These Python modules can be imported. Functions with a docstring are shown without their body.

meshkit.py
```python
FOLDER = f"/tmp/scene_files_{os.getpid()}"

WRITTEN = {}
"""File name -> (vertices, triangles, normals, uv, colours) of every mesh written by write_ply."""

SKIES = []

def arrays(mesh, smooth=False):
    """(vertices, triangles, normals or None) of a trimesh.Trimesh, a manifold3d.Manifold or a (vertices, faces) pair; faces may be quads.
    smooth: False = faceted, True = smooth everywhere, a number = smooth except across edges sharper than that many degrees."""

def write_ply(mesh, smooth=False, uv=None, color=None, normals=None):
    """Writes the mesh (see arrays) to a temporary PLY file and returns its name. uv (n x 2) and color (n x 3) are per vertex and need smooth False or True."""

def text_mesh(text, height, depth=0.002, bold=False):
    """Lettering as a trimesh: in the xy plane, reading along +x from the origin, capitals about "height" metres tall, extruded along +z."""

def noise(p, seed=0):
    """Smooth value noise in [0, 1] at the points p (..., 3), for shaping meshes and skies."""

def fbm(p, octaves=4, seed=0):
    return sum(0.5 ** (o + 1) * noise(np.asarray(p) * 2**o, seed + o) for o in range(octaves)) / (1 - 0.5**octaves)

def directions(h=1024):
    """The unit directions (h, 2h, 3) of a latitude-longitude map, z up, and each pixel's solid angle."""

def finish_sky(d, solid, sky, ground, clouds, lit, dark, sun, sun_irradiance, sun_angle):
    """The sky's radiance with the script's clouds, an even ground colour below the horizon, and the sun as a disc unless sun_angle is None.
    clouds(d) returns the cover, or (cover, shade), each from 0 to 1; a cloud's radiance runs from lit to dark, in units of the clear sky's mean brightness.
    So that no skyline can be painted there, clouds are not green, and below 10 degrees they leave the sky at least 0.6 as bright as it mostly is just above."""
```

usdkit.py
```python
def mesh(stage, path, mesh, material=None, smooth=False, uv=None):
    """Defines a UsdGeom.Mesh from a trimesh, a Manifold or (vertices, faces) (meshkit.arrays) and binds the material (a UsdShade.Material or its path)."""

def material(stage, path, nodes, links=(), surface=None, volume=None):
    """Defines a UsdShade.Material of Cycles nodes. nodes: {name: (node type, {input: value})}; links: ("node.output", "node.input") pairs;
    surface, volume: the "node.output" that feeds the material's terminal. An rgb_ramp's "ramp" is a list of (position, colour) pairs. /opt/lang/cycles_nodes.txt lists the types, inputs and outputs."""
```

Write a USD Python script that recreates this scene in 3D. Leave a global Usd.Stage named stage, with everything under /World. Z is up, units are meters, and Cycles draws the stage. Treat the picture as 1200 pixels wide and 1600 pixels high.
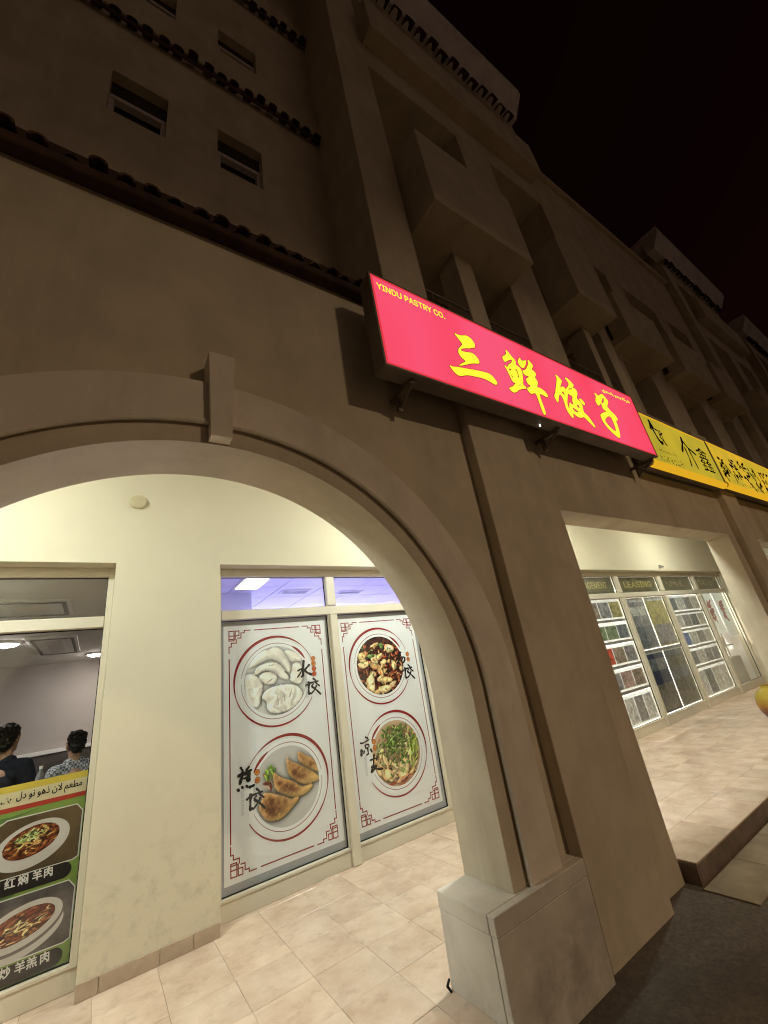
import math, random
import numpy as np, trimesh, shapely, manifold3d
from shapely.geometry import Polygon, LineString, box as sbox
from shapely.ops import unary_union
from scipy import ndimage
from PIL import Image, ImageDraw
from pxr import Usd, UsdGeom, UsdLux, UsdShade, Gf, Sdf, Vt
import usdkit, meshkit

stage = Usd.Stage.CreateInMemory()
UsdGeom.SetStageUpAxis(stage, 'Z')
UsdGeom.SetStageMetersPerUnit(stage, 1.0)
UsdGeom.Xform.Define(stage, '/World')
rng = np.random.default_rng(7)
random.seed(7)

# ------------------------------------------------------------------ camera
YAW, PITCH, ROLL, FPX = 0.628297182, 0.375827555, -0.159032708, 637.695948
def camera():
    f = np.array([math.sin(YAW)*math.cos(PITCH), math.cos(YAW)*math.cos(PITCH), math.sin(PITCH)])
    r = np.array([math.cos(YAW), -math.sin(YAW), 0.0])
    u = np.cross(r, f)
    r2 = r*math.cos(ROLL) + u*math.sin(ROLL)
    u2 = -r*math.sin(ROLL) + u*math.cos(ROLL)
    c = UsdGeom.Camera.Define(stage, '/World/camera')
    m = Gf.Matrix4d(*[float(x) for row in (np.append(r2, 0), np.append(u2, 0), np.append(-f, 0), np.array([0, 0, 1.65, 1])) for x in row])
    c.AddTransformOp().Set(m)
    c.CreateHorizontalApertureAttr(36.0)
    c.CreateVerticalApertureAttr(48.0)
    c.CreateFocalLengthAttr(36.0*FPX/1200.0)
    c.CreateClippingRangeAttr((0.05, 2000.0))
    c.CreateExposureAttr(0.0)
camera()

# ------------------------------------------------------------------ sky and lights
LIGHT_DIR = np.array([0.47, -1.0, 0.518]); LIGHT_DIR /= np.linalg.norm(LIGHT_DIR)     # towards the light
def props(prim, label=None, cat=None, group=None, kind=None):
    for k, v in (('label', label), ('category', cat), ('group', group), ('kind', kind)):
        if v:
            prim.SetCustomDataByKey(k, v)
    return prim

dome = UsdLux.DomeLight.Define(stage, '/World/sky')
dome.CreateIntensityAttr(1.0)
sky_m = usdkit.material(stage, '/World/Looks/night_sky', {
    'sky': ('sky_texture', {'sky_type': 'single_scattering', 'sun_disc': False, 'sun_elevation': 0.03,
                            'sun_rotation': math.atan2(LIGHT_DIR[0], LIGHT_DIR[1]), 'aerosol_density': 2.0}),
    'bw': ('rgb_to_bw', {}),
    'tint': ('mix_color', {'blend_type': 'multiply', 'fac': 1.0, 'b': (1.0, 0.22, 0.18), 'use_clamp': False}),
    'bg': ('background_shader', {'strength': 0.0066})},
    [('sky.color', 'bw.color'), ('bw.val', 'tint.a'), ('tint.result', 'bg.color')], surface='bg.background')
UsdShade.MaterialBindingAPI.Apply(dome.GetPrim()).Bind(sky_m)
props(dome.GetPrim(), kind='structure')

soft_glow = UsdLux.DistantLight.Define(stage, '/World/moon_glow')  # soft unseen light, placed to lift the upper facade; no moon
soft_glow.CreateNormalizeAttr(True)
soft_glow.CreateIntensityAttr(0.015)
soft_glow.CreateAngleAttr(45.0)
soft_glow.CreateColorAttr(Gf.Vec3f(1.0, 0.80, 0.62))
def look(direction_to_light, pos=(0, 0, 0)):
    z = np.array(direction_to_light, float); z /= np.linalg.norm(z)
    x = np.cross([0, 0, 1], z); x /= np.linalg.norm(x)
    y = np.cross(z, x)
    return Gf.Matrix4d(*[float(a) for row in (np.append(x, 0), np.append(y, 0), np.append(z, 0), np.append(pos, 1)) for a in row])
soft_glow.AddTransformOp().Set(look(LIGHT_DIR))

# ------------------------------------------------------------------ helpers
USED = {}
def numbered(path):
    n = USED.get(path, 0); USED[path] = n + 1
    return path if n == 0 else f'{path}_{n:03d}'

class T:
    """A thing or part that holds parts; geometry is given in world coordinates."""
    def __init__(s, path, org): s.path, s.org = path, np.array(org, float)

def thing(name, org, label=None, cat=None, group=None, kind=None):
    p = numbered('/World/' + name)
    x = UsdGeom.Xform.Define(stage, p)
    x.AddTranslateOp().Set(Gf.Vec3d(*map(float, org)))
    props(x.GetPrim(), label, cat, group, kind)
    return T(p, org)

def holder(parent, name, label=None, kind=None):
    p = numbered(parent.path + '/' + name)
    x = UsdGeom.Xform.Define(stage, p)
    props(x.GetPrim(), label, None, None, kind)
    return T(p, parent.org)

def tm(m):
    if hasattr(m, 'to_mesh'):
        k = m.to_mesh(); return trimesh.Trimesh(np.array(k.vert_properties[:, :3]), np.array(k.tri_verts), process=False)
    if isinstance(m, (list, tuple)) and len(m) and not isinstance(m[0], np.ndarray):
        return trimesh.util.concatenate([tm(x) for x in m])
    if isinstance(m, tuple): return trimesh.Trimesh(*m, process=False)
    return m

def part(parent, name, m, mat, smooth=False, label=None, kind=None, col=None):
    p = numbered(parent.path + '/' + name)
    m = tm(m)
    v, f = np.array(m.vertices) - parent.org, np.array(m.faces)
    g = usdkit.mesh(stage, p, (v, f), mat, smooth)
    if col is not None:
        UsdGeom.PrimvarsAPI(g).CreatePrimvar('col', Sdf.ValueTypeNames.Color3fArray, 'vertex').Set(Vt.Vec3fArray.FromNumpy(np.asarray(col, np.float32)))
    props(g.GetPrim(), label, None, None, kind)
    return T(p, parent.org)

def solo(name, m, mat, label=None, cat=None, group=None, kind=None, smooth=False):
    m = tm(m)
    p = numbered('/World/' + name)
    lo, hi = m.bounds
    org = np.array([(lo[0]+hi[0])/2, (lo[1]+hi[1])/2, lo[2]])
    g = usdkit.mesh(stage, p, (np.array(m.vertices) - org, np.array(m.faces)), mat, smooth)
    UsdGeom.Xformable(g).AddTranslateOp().Set(Gf.Vec3d(*map(float, org)))
    props(g.GetPrim(), label, cat, group, kind)
    return T(p, org)

def bx(x0, x1, y0, y1, z0, z1, c=0.0):
    """A box, its edges chamfered by c."""
    if c <= 0:
        m = trimesh.creation.box([x1-x0, y1-y0, z1-z0]); m.apply_translation([(x0+x1)/2, (y0+y1)/2, (z0+z1)/2]); return m
    P = []
    for a, s in ((x0, 1), (x1, -1)):
        for b, t in ((y0, 1), (y1, -1)):
            for d, w in ((z0, 1), (z1, -1)):
                P += [(a+s*c, b+t*c, d), (a+s*c, b, d+w*c), (a, b+t*c, d+w*c)]
    return trimesh.convex.convex_hull(np.array(P))

def ext(poly, y0, y1):
    """Extrudes an (x, z) polygon from y0 to y1."""
    polys = getattr(poly, 'geoms', [poly])
    out = []
    for g in polys:
        m = trimesh.creation.extrude_polygon(g, y1-y0, engine='earcut')
        v = m.vertices
        out.append(trimesh.Trimesh(np.c_[v[:, 0], y1 - v[:, 2], v[:, 1]], m.faces, process=False))
    return trimesh.util.concatenate(out)

def flat(poly, y):
    """An (x, z) polygon as one sheet at y, facing -y."""
    out = []
    for g in getattr(poly, 'geoms', [poly]):
        if g.is_empty or g.area < 1e-9: continue
        v, f = trimesh.creation.triangulate_polygon(g, engine='earcut')
        v3 = np.c_[v[:, 0], np.full(len(v), y), v[:, 1]]
        m = trimesh.Trimesh(v3, f, process=False)
        n = m.face_normals
        f = np.where((n[:, 1] > 0)[:, None], f[:, ::-1], f)
        out.append(trimesh.Trimesh(v3, f, process=False))
    return trimesh.util.concatenate(out)

def rect(x0, x1, z0, z1): return sbox(x0, z0, x1, z1)
def disc(cx, cz, r, n=96): return Point_(cx, cz).buffer(r, n//4)
from shapely.geometry import Point as Point_

def chaikin(pts, n=2):
    p = np.array(pts, float)
    for _ in range(n):
        q = np.roll(p, -1, 0)
        p = np.stack([.75*p+.25*q, .25*p+.75*q], 1).reshape(-1, 2)
    return p

def ringpoly(rings, smooth=0):
    r = [chaikin(x, smooth) if smooth else x for x in rings]
    return Polygon(r[0], r[1:]).buffer(0)

def glyph(G, x, z, h, sx=1.0, slant=0.0):
    """Glyph outline (1000 units to the em) placed with its lower left at x, z, em height h."""
    s = h/1000.0
    return unary_union([ringpoly([[(x + (a+slant*b)*s*sx, z + b*s) for a, b in r] for r in g]) for g in G])

def brush(strokes, dx=0.0, dz=0.0):
    """Strokes (points, width) drawn as with a pointed brush."""
    out = []
    for pts, w in strokes:
        p = np.array(pts) + [dx, dz]
        seg = np.r_[0, np.cumsum(np.linalg.norm(np.diff(p, axis=0), axis=1))]
        n = 14
        t = np.linspace(0, seg[-1], n)
        q = np.c_[np.interp(t, seg, p[:, 0]), np.interp(t, seg, p[:, 1])]
        q = ndimage.gaussian_filter1d(q, 0.8, axis=0, mode='nearest')
        for i in range(n-1):
            u = i/(n-2)
            ww = w*(0.62 + 0.38*abs(math.cos(2.6*u + 0.3)))*(1.0 if u < .8 else 1.0-1.2*(u-.8))/2
            out.append(LineString([q[i], q[i+1]]).buffer(max(ww, 0.002), 4))
    return unary_union(out)

def cyl(a, b, r, n=12, r2=None):
    a, b = np.array(a, float), np.array(b, float)
    d = b-a; L = np.linalg.norm(d); d /= L
    u = np.cross(d, [0, 0, 1.0] if abs(d[2]) < .9 else [1.0, 0, 0]); u /= np.linalg.norm(u); w = np.cross(d, u)
    t = np.arange(n)*2*math.pi/n
    c = np.cos(t)[:, None]*u + np.sin(t)[:, None]*w
    r2 = r if r2 is None else r2
    v = np.vstack([a+c*r, b+c*r2, [a], [b]])
    f = []
    for i in range(n):
        j = (i+1) % n
        f += [(i, j, n+j), (i, n+j, n+i), (2*n, j, i), (2*n+1, n+i, n+j)]
    return trimesh.Trimesh(v, f, process=False)

def lathe(profile, x, y, n=32):
    """Profile of (r, z) turned about the vertical at x, y."""
    p = np.array(profile, float); k = len(p)
    t = np.arange(n)*2*math.pi/n
    v = np.stack([np.outer(np.cos(t), p[:, 0])+x, np.outer(np.sin(t), p[:, 0])+y, np.tile(p[:, 1], (n, 1))], -1).reshape(-1, 3)
    f = []
    for i in range(n):
        j = (i+1) % n
        for a in range(k-1):
            f += [(i*k+a, j*k+a, j*k+a+1), (i*k+a, j*k+a+1, i*k+a+1)]
    return trimesh.Trimesh(v, f, process=True)

# ------------------------------------------------------------------ materials
def M(name, color, rough=0.8, spec=0.3, scale=0.0, var=0.0, color2=None, bump=0.0, bscale=60.0, metal=0.0, random_tone=0.0, bdist=0.004, detail=5.0, stain=None, ramp=(0.35, 0.65), zband=None, streak=None):
    nodes = {'p': ('principled_bsdf', {'base_color': color, 'roughness': rough, 'specular_ior_level': spec, 'metallic': metal})}
    links = []
    if scale:
        c2 = color2 or tuple(x*(1-var) for x in color)
        nodes['g'] = ('geometry', {})
        nodes['n'] = ('noise_texture', {'scale': scale, 'detail': detail, 'roughness': 0.6})
        nodes['r'] = ('rgb_ramp', {'ramp': [(ramp[0], c2), (ramp[1], color)]})
        if random_tone:   # every piece has its own cut of the stone's pattern
            nodes['o'] = ('object_info', {}); nodes['ro'] = ('math', {'math_type': 'multiply', 'value2': 61.0}); nodes['va'] = ('vector_math', {'math_type': 'add'})
            links += [('o.random', 'ro.value1'), ('g.position', 'va.vector1'), ('ro.value', 'va.vector2'), ('va.vector', 'n.vector'), ('n.fac', 'r.fac')]
        else:
            links += [('g.position', 'n.vector'), ('n.fac', 'r.fac')]
        last = 'r.color'
        if stain:
            sc, lo, hi, scol, amt = stain
            nodes['n2'] = ('noise_texture', {'scale': sc, 'detail': 8.0, 'roughness': 0.7})
            nodes['m2'] = ('map_range', {'from_min': lo, 'from_max': hi, 'to_min': 0.0, 'to_max': amt, 'clamp': True})
            nodes['x2'] = ('mix_color', {'blend_type': 'mix', 'b': scol})
            if streak:     # run-off marks: the stains are drawn out downwards
                nodes['sm'] = ('mapping', {'scale': (1.0, 1.0, streak)})
                links += [('g.position', 'sm.vector'), ('sm.vector', 'n2.vector')]
            else:
                links.append(('g.position', 'n2.vector'))
            links += [('n2.fac', 'm2.value'), (last, 'x2.a')]
            if zband:      # grime reaches only part of the way up the wall
                nodes['sz'] = ('separate_xyz', {}); nodes['n3'] = ('noise_texture', {'scale': 2.2, 'detail': 3.0})
                nodes['za'] = ('math', {'math_type': 'add'})
                nodes['zm'] = ('map_range', {'range_type': 'smoothstep', 'from_min': zband[0], 'from_max': zband[1], 'to_min': 1.0, 'to_max': 0.0, 'clamp': True})
                nodes['zx'] = ('math', {'math_type': 'multiply'})
                links += [('g.position', 'sz.vector'), ('g.position', 'n3.vector'), ('sz.z', 'za.value1'), ('n3.fac', 'za.value2'), ('za.value', 'zm.value'), ('zm.result', 'zx.value1'), ('m2.result', 'zx.value2'), ('zx.value', 'x2.fac')]
            else:
                links.append(('m2.result', 'x2.fac'))
            last = 'x2.result'
        if random_tone:
            nodes['o'] = ('object_info', {})
            nodes['mr'] = ('map_range', {'from_min': 0.0, 'from_max': 1.0, 'to_min': 1-random_tone, 'to_max': 1+random_tone})
            nodes['h'] = ('hsv', {})
            links += [('o.random', 'mr.value'), ('mr.result', 'h.value'), (last, 'h.color')]
            last = 'h.color'
        links.append((last, 'p.base_color'))
    if bump:
        nodes.setdefault('g', ('geometry', {}))
        nodes['bn'] = ('noise_texture', {'scale': bscale, 'detail': 6.0, 'roughness': 0.65})
        nodes['b'] = ('bump', {'strength': bump, 'distance': bdist})
        links += [('g.position', 'bn.vector'), ('bn.fac', 'b.height'), ('b.normal', 'p.normal')]
    return usdkit.material(stage, '/World/Looks/' + name, nodes, links, surface='p.BSDF')

def EM(name, color, strength, scale=0.0, color2=None, ramp=(0.3, 0.7), stretch=(1, 1, 1)):
    nodes = {'e': ('emission', {'color': color, 'strength': strength})}
    links = []
    if scale:
        nodes['g'] = ('geometry', {})
        nodes['mp'] = ('mapping', {'scale': stretch})
        nodes['n'] = ('noise_texture', {'scale': scale, 'detail': 1.5})
        nodes['r'] = ('rgb_ramp', {'ramp': [(ramp[0], color2), (ramp[1], color)]})
        links = [('g.position', 'mp.vector'), ('mp.vector', 'n.vector'), ('n.fac', 'r.fac'), ('r.color', 'e.color')]
    return usdkit.material(stage, '/World/Looks/' + name, nodes, links, surface='e.emission')

CREAM = (0.67, 0.58, 0.445)
m_wall = M('cream_stucco', CREAM, 0.92, 0.15, scale=2.6, var=0.16, bump=0.45, bscale=90, bdist=0.005, detail=8.0, stain=(2.4, 0.47, 0.72, (0.43, 0.35, 0.24), 0.55), streak=0.16)
m_wallin = M('cream_paint_inside', (0.665, 0.605, 0.45), 0.85, 0.25, scale=0.9, var=0.06, bump=0.16, bscale=170, stain=(8.0, 0.50, 0.76, (0.32, 0.28, 0.20), 0.55), zband=(0.8, 1.7))
m_trim = M('smooth_trim_plaster', (0.80, 0.715, 0.60), 0.8, 0.25, scale=4.0, var=0.12, bump=0.25, bscale=90, detail=8.0, stain=(3.0, 0.50, 0.74, (0.50, 0.42, 0.32), 0.5), streak=0.3)
m_cornice = M('pale_lamplit_cornice', (0.82, 0.76, 0.76), 0.85, 0.2, scale=1.6, var=0.25, bump=0.2, bscale=40)  # pale purplish tone carries light from other lamps, put into the colour
m_tile_roof = M('clay_roof_tile', (0.105, 0.062, 0.043), 0.85, 0.2, scale=5.0, var=0.5, bump=0.3, bscale=50, random_tone=0.2)
m_frame = M('cream_aluminium', (0.66, 0.60, 0.47), 0.42, 0.5, scale=2.0, var=0.04)
m_gasket = M('black_gasket', (0.02, 0.02, 0.02), 0.6)
m_marble = M('grey_marble_cladding', (0.70, 0.64, 0.56), 0.40, 0.4, scale=3.2, color2=(0.52, 0.465, 0.40), bump=0.12, bscale=110, detail=9.0, stain=(5.0, 0.42, 0.66, (0.30, 0.24, 0.18), 0.65), zband=(0.35, 0.95), ramp=(0.3, 0.6))
m_mortar = M('dark_joint', (0.20, 0.15, 0.11), 0.95, 0.1)
m_floor = M('beige_floor_tile', (0.71, 0.56, 0.435), 0.22, 0.5, scale=3.6, color2=(0.52, 0.365, 0.26), bump=0.04, bscale=60, detail=10.0, random_tone=0.06, stain=(7.0, 0.53, 0.76, (0.33, 0.235, 0.165), 0.6), ramp=(0.30, 0.64))
m_grout = M('floor_grout', (0.46, 0.35, 0.26), 0.9, 0.1)
m_riser = M('grey_brown_stone_riser', (0.25, 0.19, 0.155), 0.6, 0.3, scale=6.0, var=0.35, detail=8.0)
m_skirt = M('beige_skirting_tile', (0.47, 0.365, 0.265), 0.35, 0.45, scale=6.0, color2=(0.37, 0.28, 0.20), random_tone=0.05, detail=8.0)
m_paving = M('beige_paving_slab', (0.40, 0.32, 0.22), 0.8, 0.25, scale=5.0, var=0.3, bump=0.2, bscale=80, random_tone=0.06, stain=(3.0, 0.5, 0.7, (0.20, 0.15, 0.10), 0.5))
m_asphalt = M('dark_asphalt', (0.21, 0.18, 0.148), 0.92, 0.2, scale=40.0, var=0.36, bump=0.8, bscale=150, bdist=0.008, detail=6.0, stain=(1.6, 0.46, 0.74, (0.085, 0.072, 0.06), 0.7))
m_metal = M('painted_sign_metal', (0.24, 0.20, 0.16), 0.5, 0.4, scale=3.0, var=0.35)
m_grey_metal = M('grey_lamp_metal', (0.30, 0.30, 0.30), 0.45, 0.5)
m_dark = M('dark_window_glass', (0.010, 0.009, 0.009), 0.12, 0.5)
m_dark_in = M('dark_shutter', (0.045, 0.034, 0.028), 0.7, 0.2)
m_white_frame = M('pale_window_frame', (0.62, 0.57, 0.54), 0.5, 0.4)
m_white = M('white_enamel', (0.78, 0.77, 0.74), 0.4, 0.4)
m_ceiling = M('white_ceiling', (0.74, 0.71, 0.66), 0.9, 0.2)

# window glass: clear with a fresnel reflection
m_glass = usdkit.material(stage, '/World/Looks/window_glass', {
    't': ('transparent_bsdf', {'color': (0.975, 0.985, 0.98)}), 'g': ('glossy_bsdf', {'color': (1, 1, 1), 'roughness': 0.015}),
    'q': ('geometry', {}), 'd': ('vector_math', {'math_type': 'dot_product'}), 'a': ('math', {'math_type': 'absolute'}),
    'i': ('math', {'math_type': 'subtract', 'value1': 1.0, 'use_clamp': True}), 'w': ('math', {'math_type': 'power', 'value2': 5.0}),
    'f': ('math', {'math_type': 'multiply_add', 'value2': 0.92, 'value3': 0.045, 'use_clamp': True}), 'm': ('mix_closure', {})},
    [('q.incoming', 'd.vector1'), ('q.normal', 'd.vector2'), ('d.value', 'a.value1'), ('a.value', 'i.value2'), ('i.value', 'w.value1'), ('w.value', 'f.value1'),
     ('f.value', 'm.fac'), ('t.BSDF', 'm.closure1'), ('g.BSDF', 'm.closure2')], surface='m.closure')
# printed photographs: the colours of the print, per vertex
m_print = usdkit.material(stage, '/World/Looks/printed_photo', {
    'a': ('attribute', {'attribute': 'col'}), 'p': ('principled_bsdf', {'roughness': 0.5, 'specular_ior_level': 0.3})},
    [('a.color', 'p.base_color')], surface='p.BSDF')
def ink(name, color, rough=0.5): return M(name, color, rough, 0.3)

# lamp strengths
LAMP, STREET, STREET2, ROOM1, ROOM2, ROOM3 = 350.0, 1200.0, 110.0, 84.0, 330.0, 360.0

# ------------------------------------------------------------------ lettering and food outlines (metres on their planes; glyphs in 1000ths)
SIGN = [[[[[2.459,4.45],[2.498,4.447],[2.541,4.453],[2.598,4.482],[2.641,4.487],[2.679,4.473],[2.702,4.443],[2.709,4.409],[2.694,4.367],[2.654,4.349],[2.604,4.323],[2.544,4.303],[2.494,4.272],[2.474,4.255],[2.5,4.248],[2.55,4.257],[2.603,4.275],[2.645,4.277],[2.68,4.255],[2.698,4.223],[2.7,4.192],[2.681,4.168],[2.627,4.154],[2.564,4.129],[2.485,4.086],[2.401,4.044],[2.399,4.056],[2.455,4.097],[2.51,4.138],[2.471,4.15],[2.44,4.18],[2.436,4.224],[2.453,4.262],[2.49,4.302],[2.527,4.342],[2.509,4.367],[2.482,4.401],[2.455,4.435]]],[[[2.274,4.008],[2.289,4.005],[2.314,4.005],[2.369,4.023],[2.443,4.036],[2.541,4.056],[2.643,4.077],[2.731,4.09],[2.797,4.095],[2.835,4.078],[2.862,4.043],[2.88,4.012],[2.853,3.978],[2.82,3.977],[2.775,3.99],[2.722,4.0],[2.658,3.998],[2.572,3.984],[2.496,3.973],[2.437,3.953],[2.399,3.93],[2.358,3.92],[2.324,3.933],[2.295,3.96],[2.272,3.999]]]],[[[[3.192,4.54],[3.225,4.523],[3.264,4.474],[3.296,4.451],[3.307,4.42],[3.284,4.375],[3.313,4.369],[3.346,4.357],[3.36,4.32],[3.35,4.261],[3.323,4.184],[3.295,4.118],[3.326,4.118],[3.34,4.095],[3.321,4.078],[3.26,4.061],[3.198,4.029],[3.151,3.992],[3.105,3.965],[3.071,3.967],[3.043,3.984],[3.039,4.005],[3.07,4.023],[3.116,4.047],[3.136,4.071],[3.176,4.102],[3.148,4.101],[3.129,4.114],[3.12,4.151],[3.106,4.205],[3.091,4.26],[3.077,4.289],[3.091,4.3],[3.119,4.28],[3.14,4.314],[3.177,4.348],[3.215,4.372],[3.242,4.41],[3.245,4.426],[3.2,4.407],[3.151,4.373],[3.107,4.343],[3.089,4.367],[3.091,4.406],[3.111,4.427],[3.141,4.442],[3.172,4.471],[3.188,4.502],[3.183,4.524]],[[3.14,4.274],[3.176,4.283],[3.174,4.269],[3.139,4.243]],[[3.245,4.304],[3.271,4.316],[3.279,4.285],[3.275,4.236],[3.264,4.198],[3.249,4.197],[3.267,4.247],[3.263,4.286]],[[3.142,4.198],[3.17,4.177],[3.158,4.166],[3.142,4.178]],[[3.197,4.084],[3.253,4.111],[3.263,4.106]]],[[[3.405,4.52],[3.408,4.496],[3.43,4.475],[3.504,4.517],[3.504,4.499],[3.475,4.445],[3.433,4.391],[3.398,4.368],[3.364,4.37],[3.347,4.399],[3.34,4.439],[3.362,4.468]]],[[[3.549,4.539],[3.58,4.526],[3.604,4.498],[3.608,4.463],[3.548,4.403],[3.588,4.402],[3.61,4.381],[3.607,4.348],[3.562,4.304],[3.582,4.279],[3.592,4.25],[3.581,4.222],[3.552,4.192],[3.548,4.163],[3.577,4.18],[3.634,4.166],[3.679,4.145],[3.696,4.105],[3.68,4.079],[3.646,4.076],[3.597,4.086],[3.542,4.086],[3.534,4.026],[3.538,3.941],[3.539,3.869],[3.531,3.834],[3.507,3.805],[3.482,3.821],[3.477,3.905],[3.48,4.004],[3.473,4.076],[3.433,4.054],[3.392,4.037],[3.359,4.048],[3.343,4.08],[3.353,4.106],[3.395,4.123],[3.433,4.159],[3.392,4.156],[3.382,4.189],[3.384,4.231],[3.437,4.259],[3.458,4.283],[3.409,4.274],[3.375,4.283],[3.364,4.328],[3.433,4.359],[3.49,4.422],[3.531,4.479],[3.536,4.518]]]],[[[[4.023,4.5],[4.056,4.489],[4.095,4.463],[4.116,4.427],[4.072,4.384],[4.017,4.31],[4.058,4.34],[4.093,4.349],[4.122,4.34],[4.129,4.319],[4.148,4.345],[4.205,4.388],[4.238,4.424],[4.246,4.456],[4.227,4.48],[4.207,4.506],[4.224,4.525],[4.259,4.523],[4.305,4.509],[4.337,4.482],[4.354,4.455],[4.341,4.431],[4.304,4.405],[4.34,4.404],[4.372,4.388],[4.374,4.349],[4.338,4.293],[4.301,4.243],[4.335,4.231],[4.366,4.204],[4.373,4.168],[4.359,4.12],[4.341,4.065],[4.378,4.05],[4.418,4.023],[4.451,3.969],[4.477,3.919],[4.479,3.895],[4.455,3.883],[4.416,3.911],[4.351,3.956],[4.299,3.992],[4.247,3.964],[4.187,3.952],[4.131,3.962],[4.088,3.992],[4.062,3.914],[4.037,3.908],[4.006,3.935],[3.98,3.982],[3.974,4.034],[3.986,4.103],[3.983,4.164],[3.975,4.189],[3.946,4.202],[3.898,4.127],[3.853,4.057],[3.829,4.071],[3.821,4.11],[3.824,4.15],[3.859,4.181],[3.901,4.249],[3.957,4.341],[4.021,4.445],[4.011,4.483]],[[4.011,4.246],[4.054,4.274],[4.056,4.247],[4.05,4.214],[4.03,4.23]],[[4.144,4.273],[4.169,4.256],[4.226,4.253],[4.185,4.204],[4.173,4.156],[4.174,4.125],[4.131,4.12],[4.11,4.145],[4.067,4.083],[4.043,4.029],[4.036,4.063],[4.047,4.121],[4.102,4.198]],[[4.229,4.122],[4.281,4.158],[4.284,4.125],[4.276,4.095]],[[4.122,4.071],[4.163,4.067],[4.199,4.052],[4.225,4.034],[4.174,4.022],[4.127,4.033]],[[4.177,4.344],[4.24,4.37],[4.292,4.392],[4.253,4.361],[4.197,4.34]]],[[[4.348,4.254],[4.384,4.269],[4.426,4.26],[4.449,4.228],[4.448,4.199],[4.422,4.182],[4.384,4.187],[4.364,4.217]]]],[[[[4.818,4.485],[4.84,4.482],[4.872,4.456],[4.905,4.469],[5.004,4.525],[5.034,4.517],[5.072,4.482],[5.103,4.45],[5.1,4.423],[5.061,4.379],[5.008,4.329],[5.035,4.3],[5.065,4.269],[5.113,4.25],[5.15,4.214],[5.163,4.172],[5.135,4.146],[5.088,4.137],[5.087,4.077],[5.069,3.991],[5.043,3.918],[5.013,3.875],[4.974,3.854],[4.924,3.867],[4.852,3.905],[4.773,3.959],[4.728,4.021],[4.719,4.073],[4.727,4.13],[4.782,4.167],[4.864,4.203],[4.947,4.241],[4.885,4.238],[4.865,4.267],[4.874,4.324],[4.877,4.347],[4.829,4.302],[4.778,4.274],[4.751,4.299],[4.754,4.357],[4.816,4.42],[4.808,4.469]],[[4.901,4.367],[4.964,4.43],[4.998,4.46],[5.012,4.451],[4.976,4.395],[4.94,4.362],[4.902,4.348]],[[4.943,4.167],[4.986,4.166],[4.999,4.125],[4.996,4.062],[4.988,3.997],[4.965,3.949],[4.913,3.953],[4.857,3.985],[4.808,4.028],[4.79,4.067],[4.859,4.121]]]]]
SHUI = [[[[1.857,1.924],[1.842,1.843],[1.84,1.769],[1.819,1.764]],0.0302],[[[1.781,1.829],[1.844,1.852],[1.801,1.79],[1.773,1.763]],0.0196],[[[1.917,1.875],[1.869,1.835]],0.0272],[[[1.857,1.832],[1.893,1.794],[1.943,1.773]],0.0302]]
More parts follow.
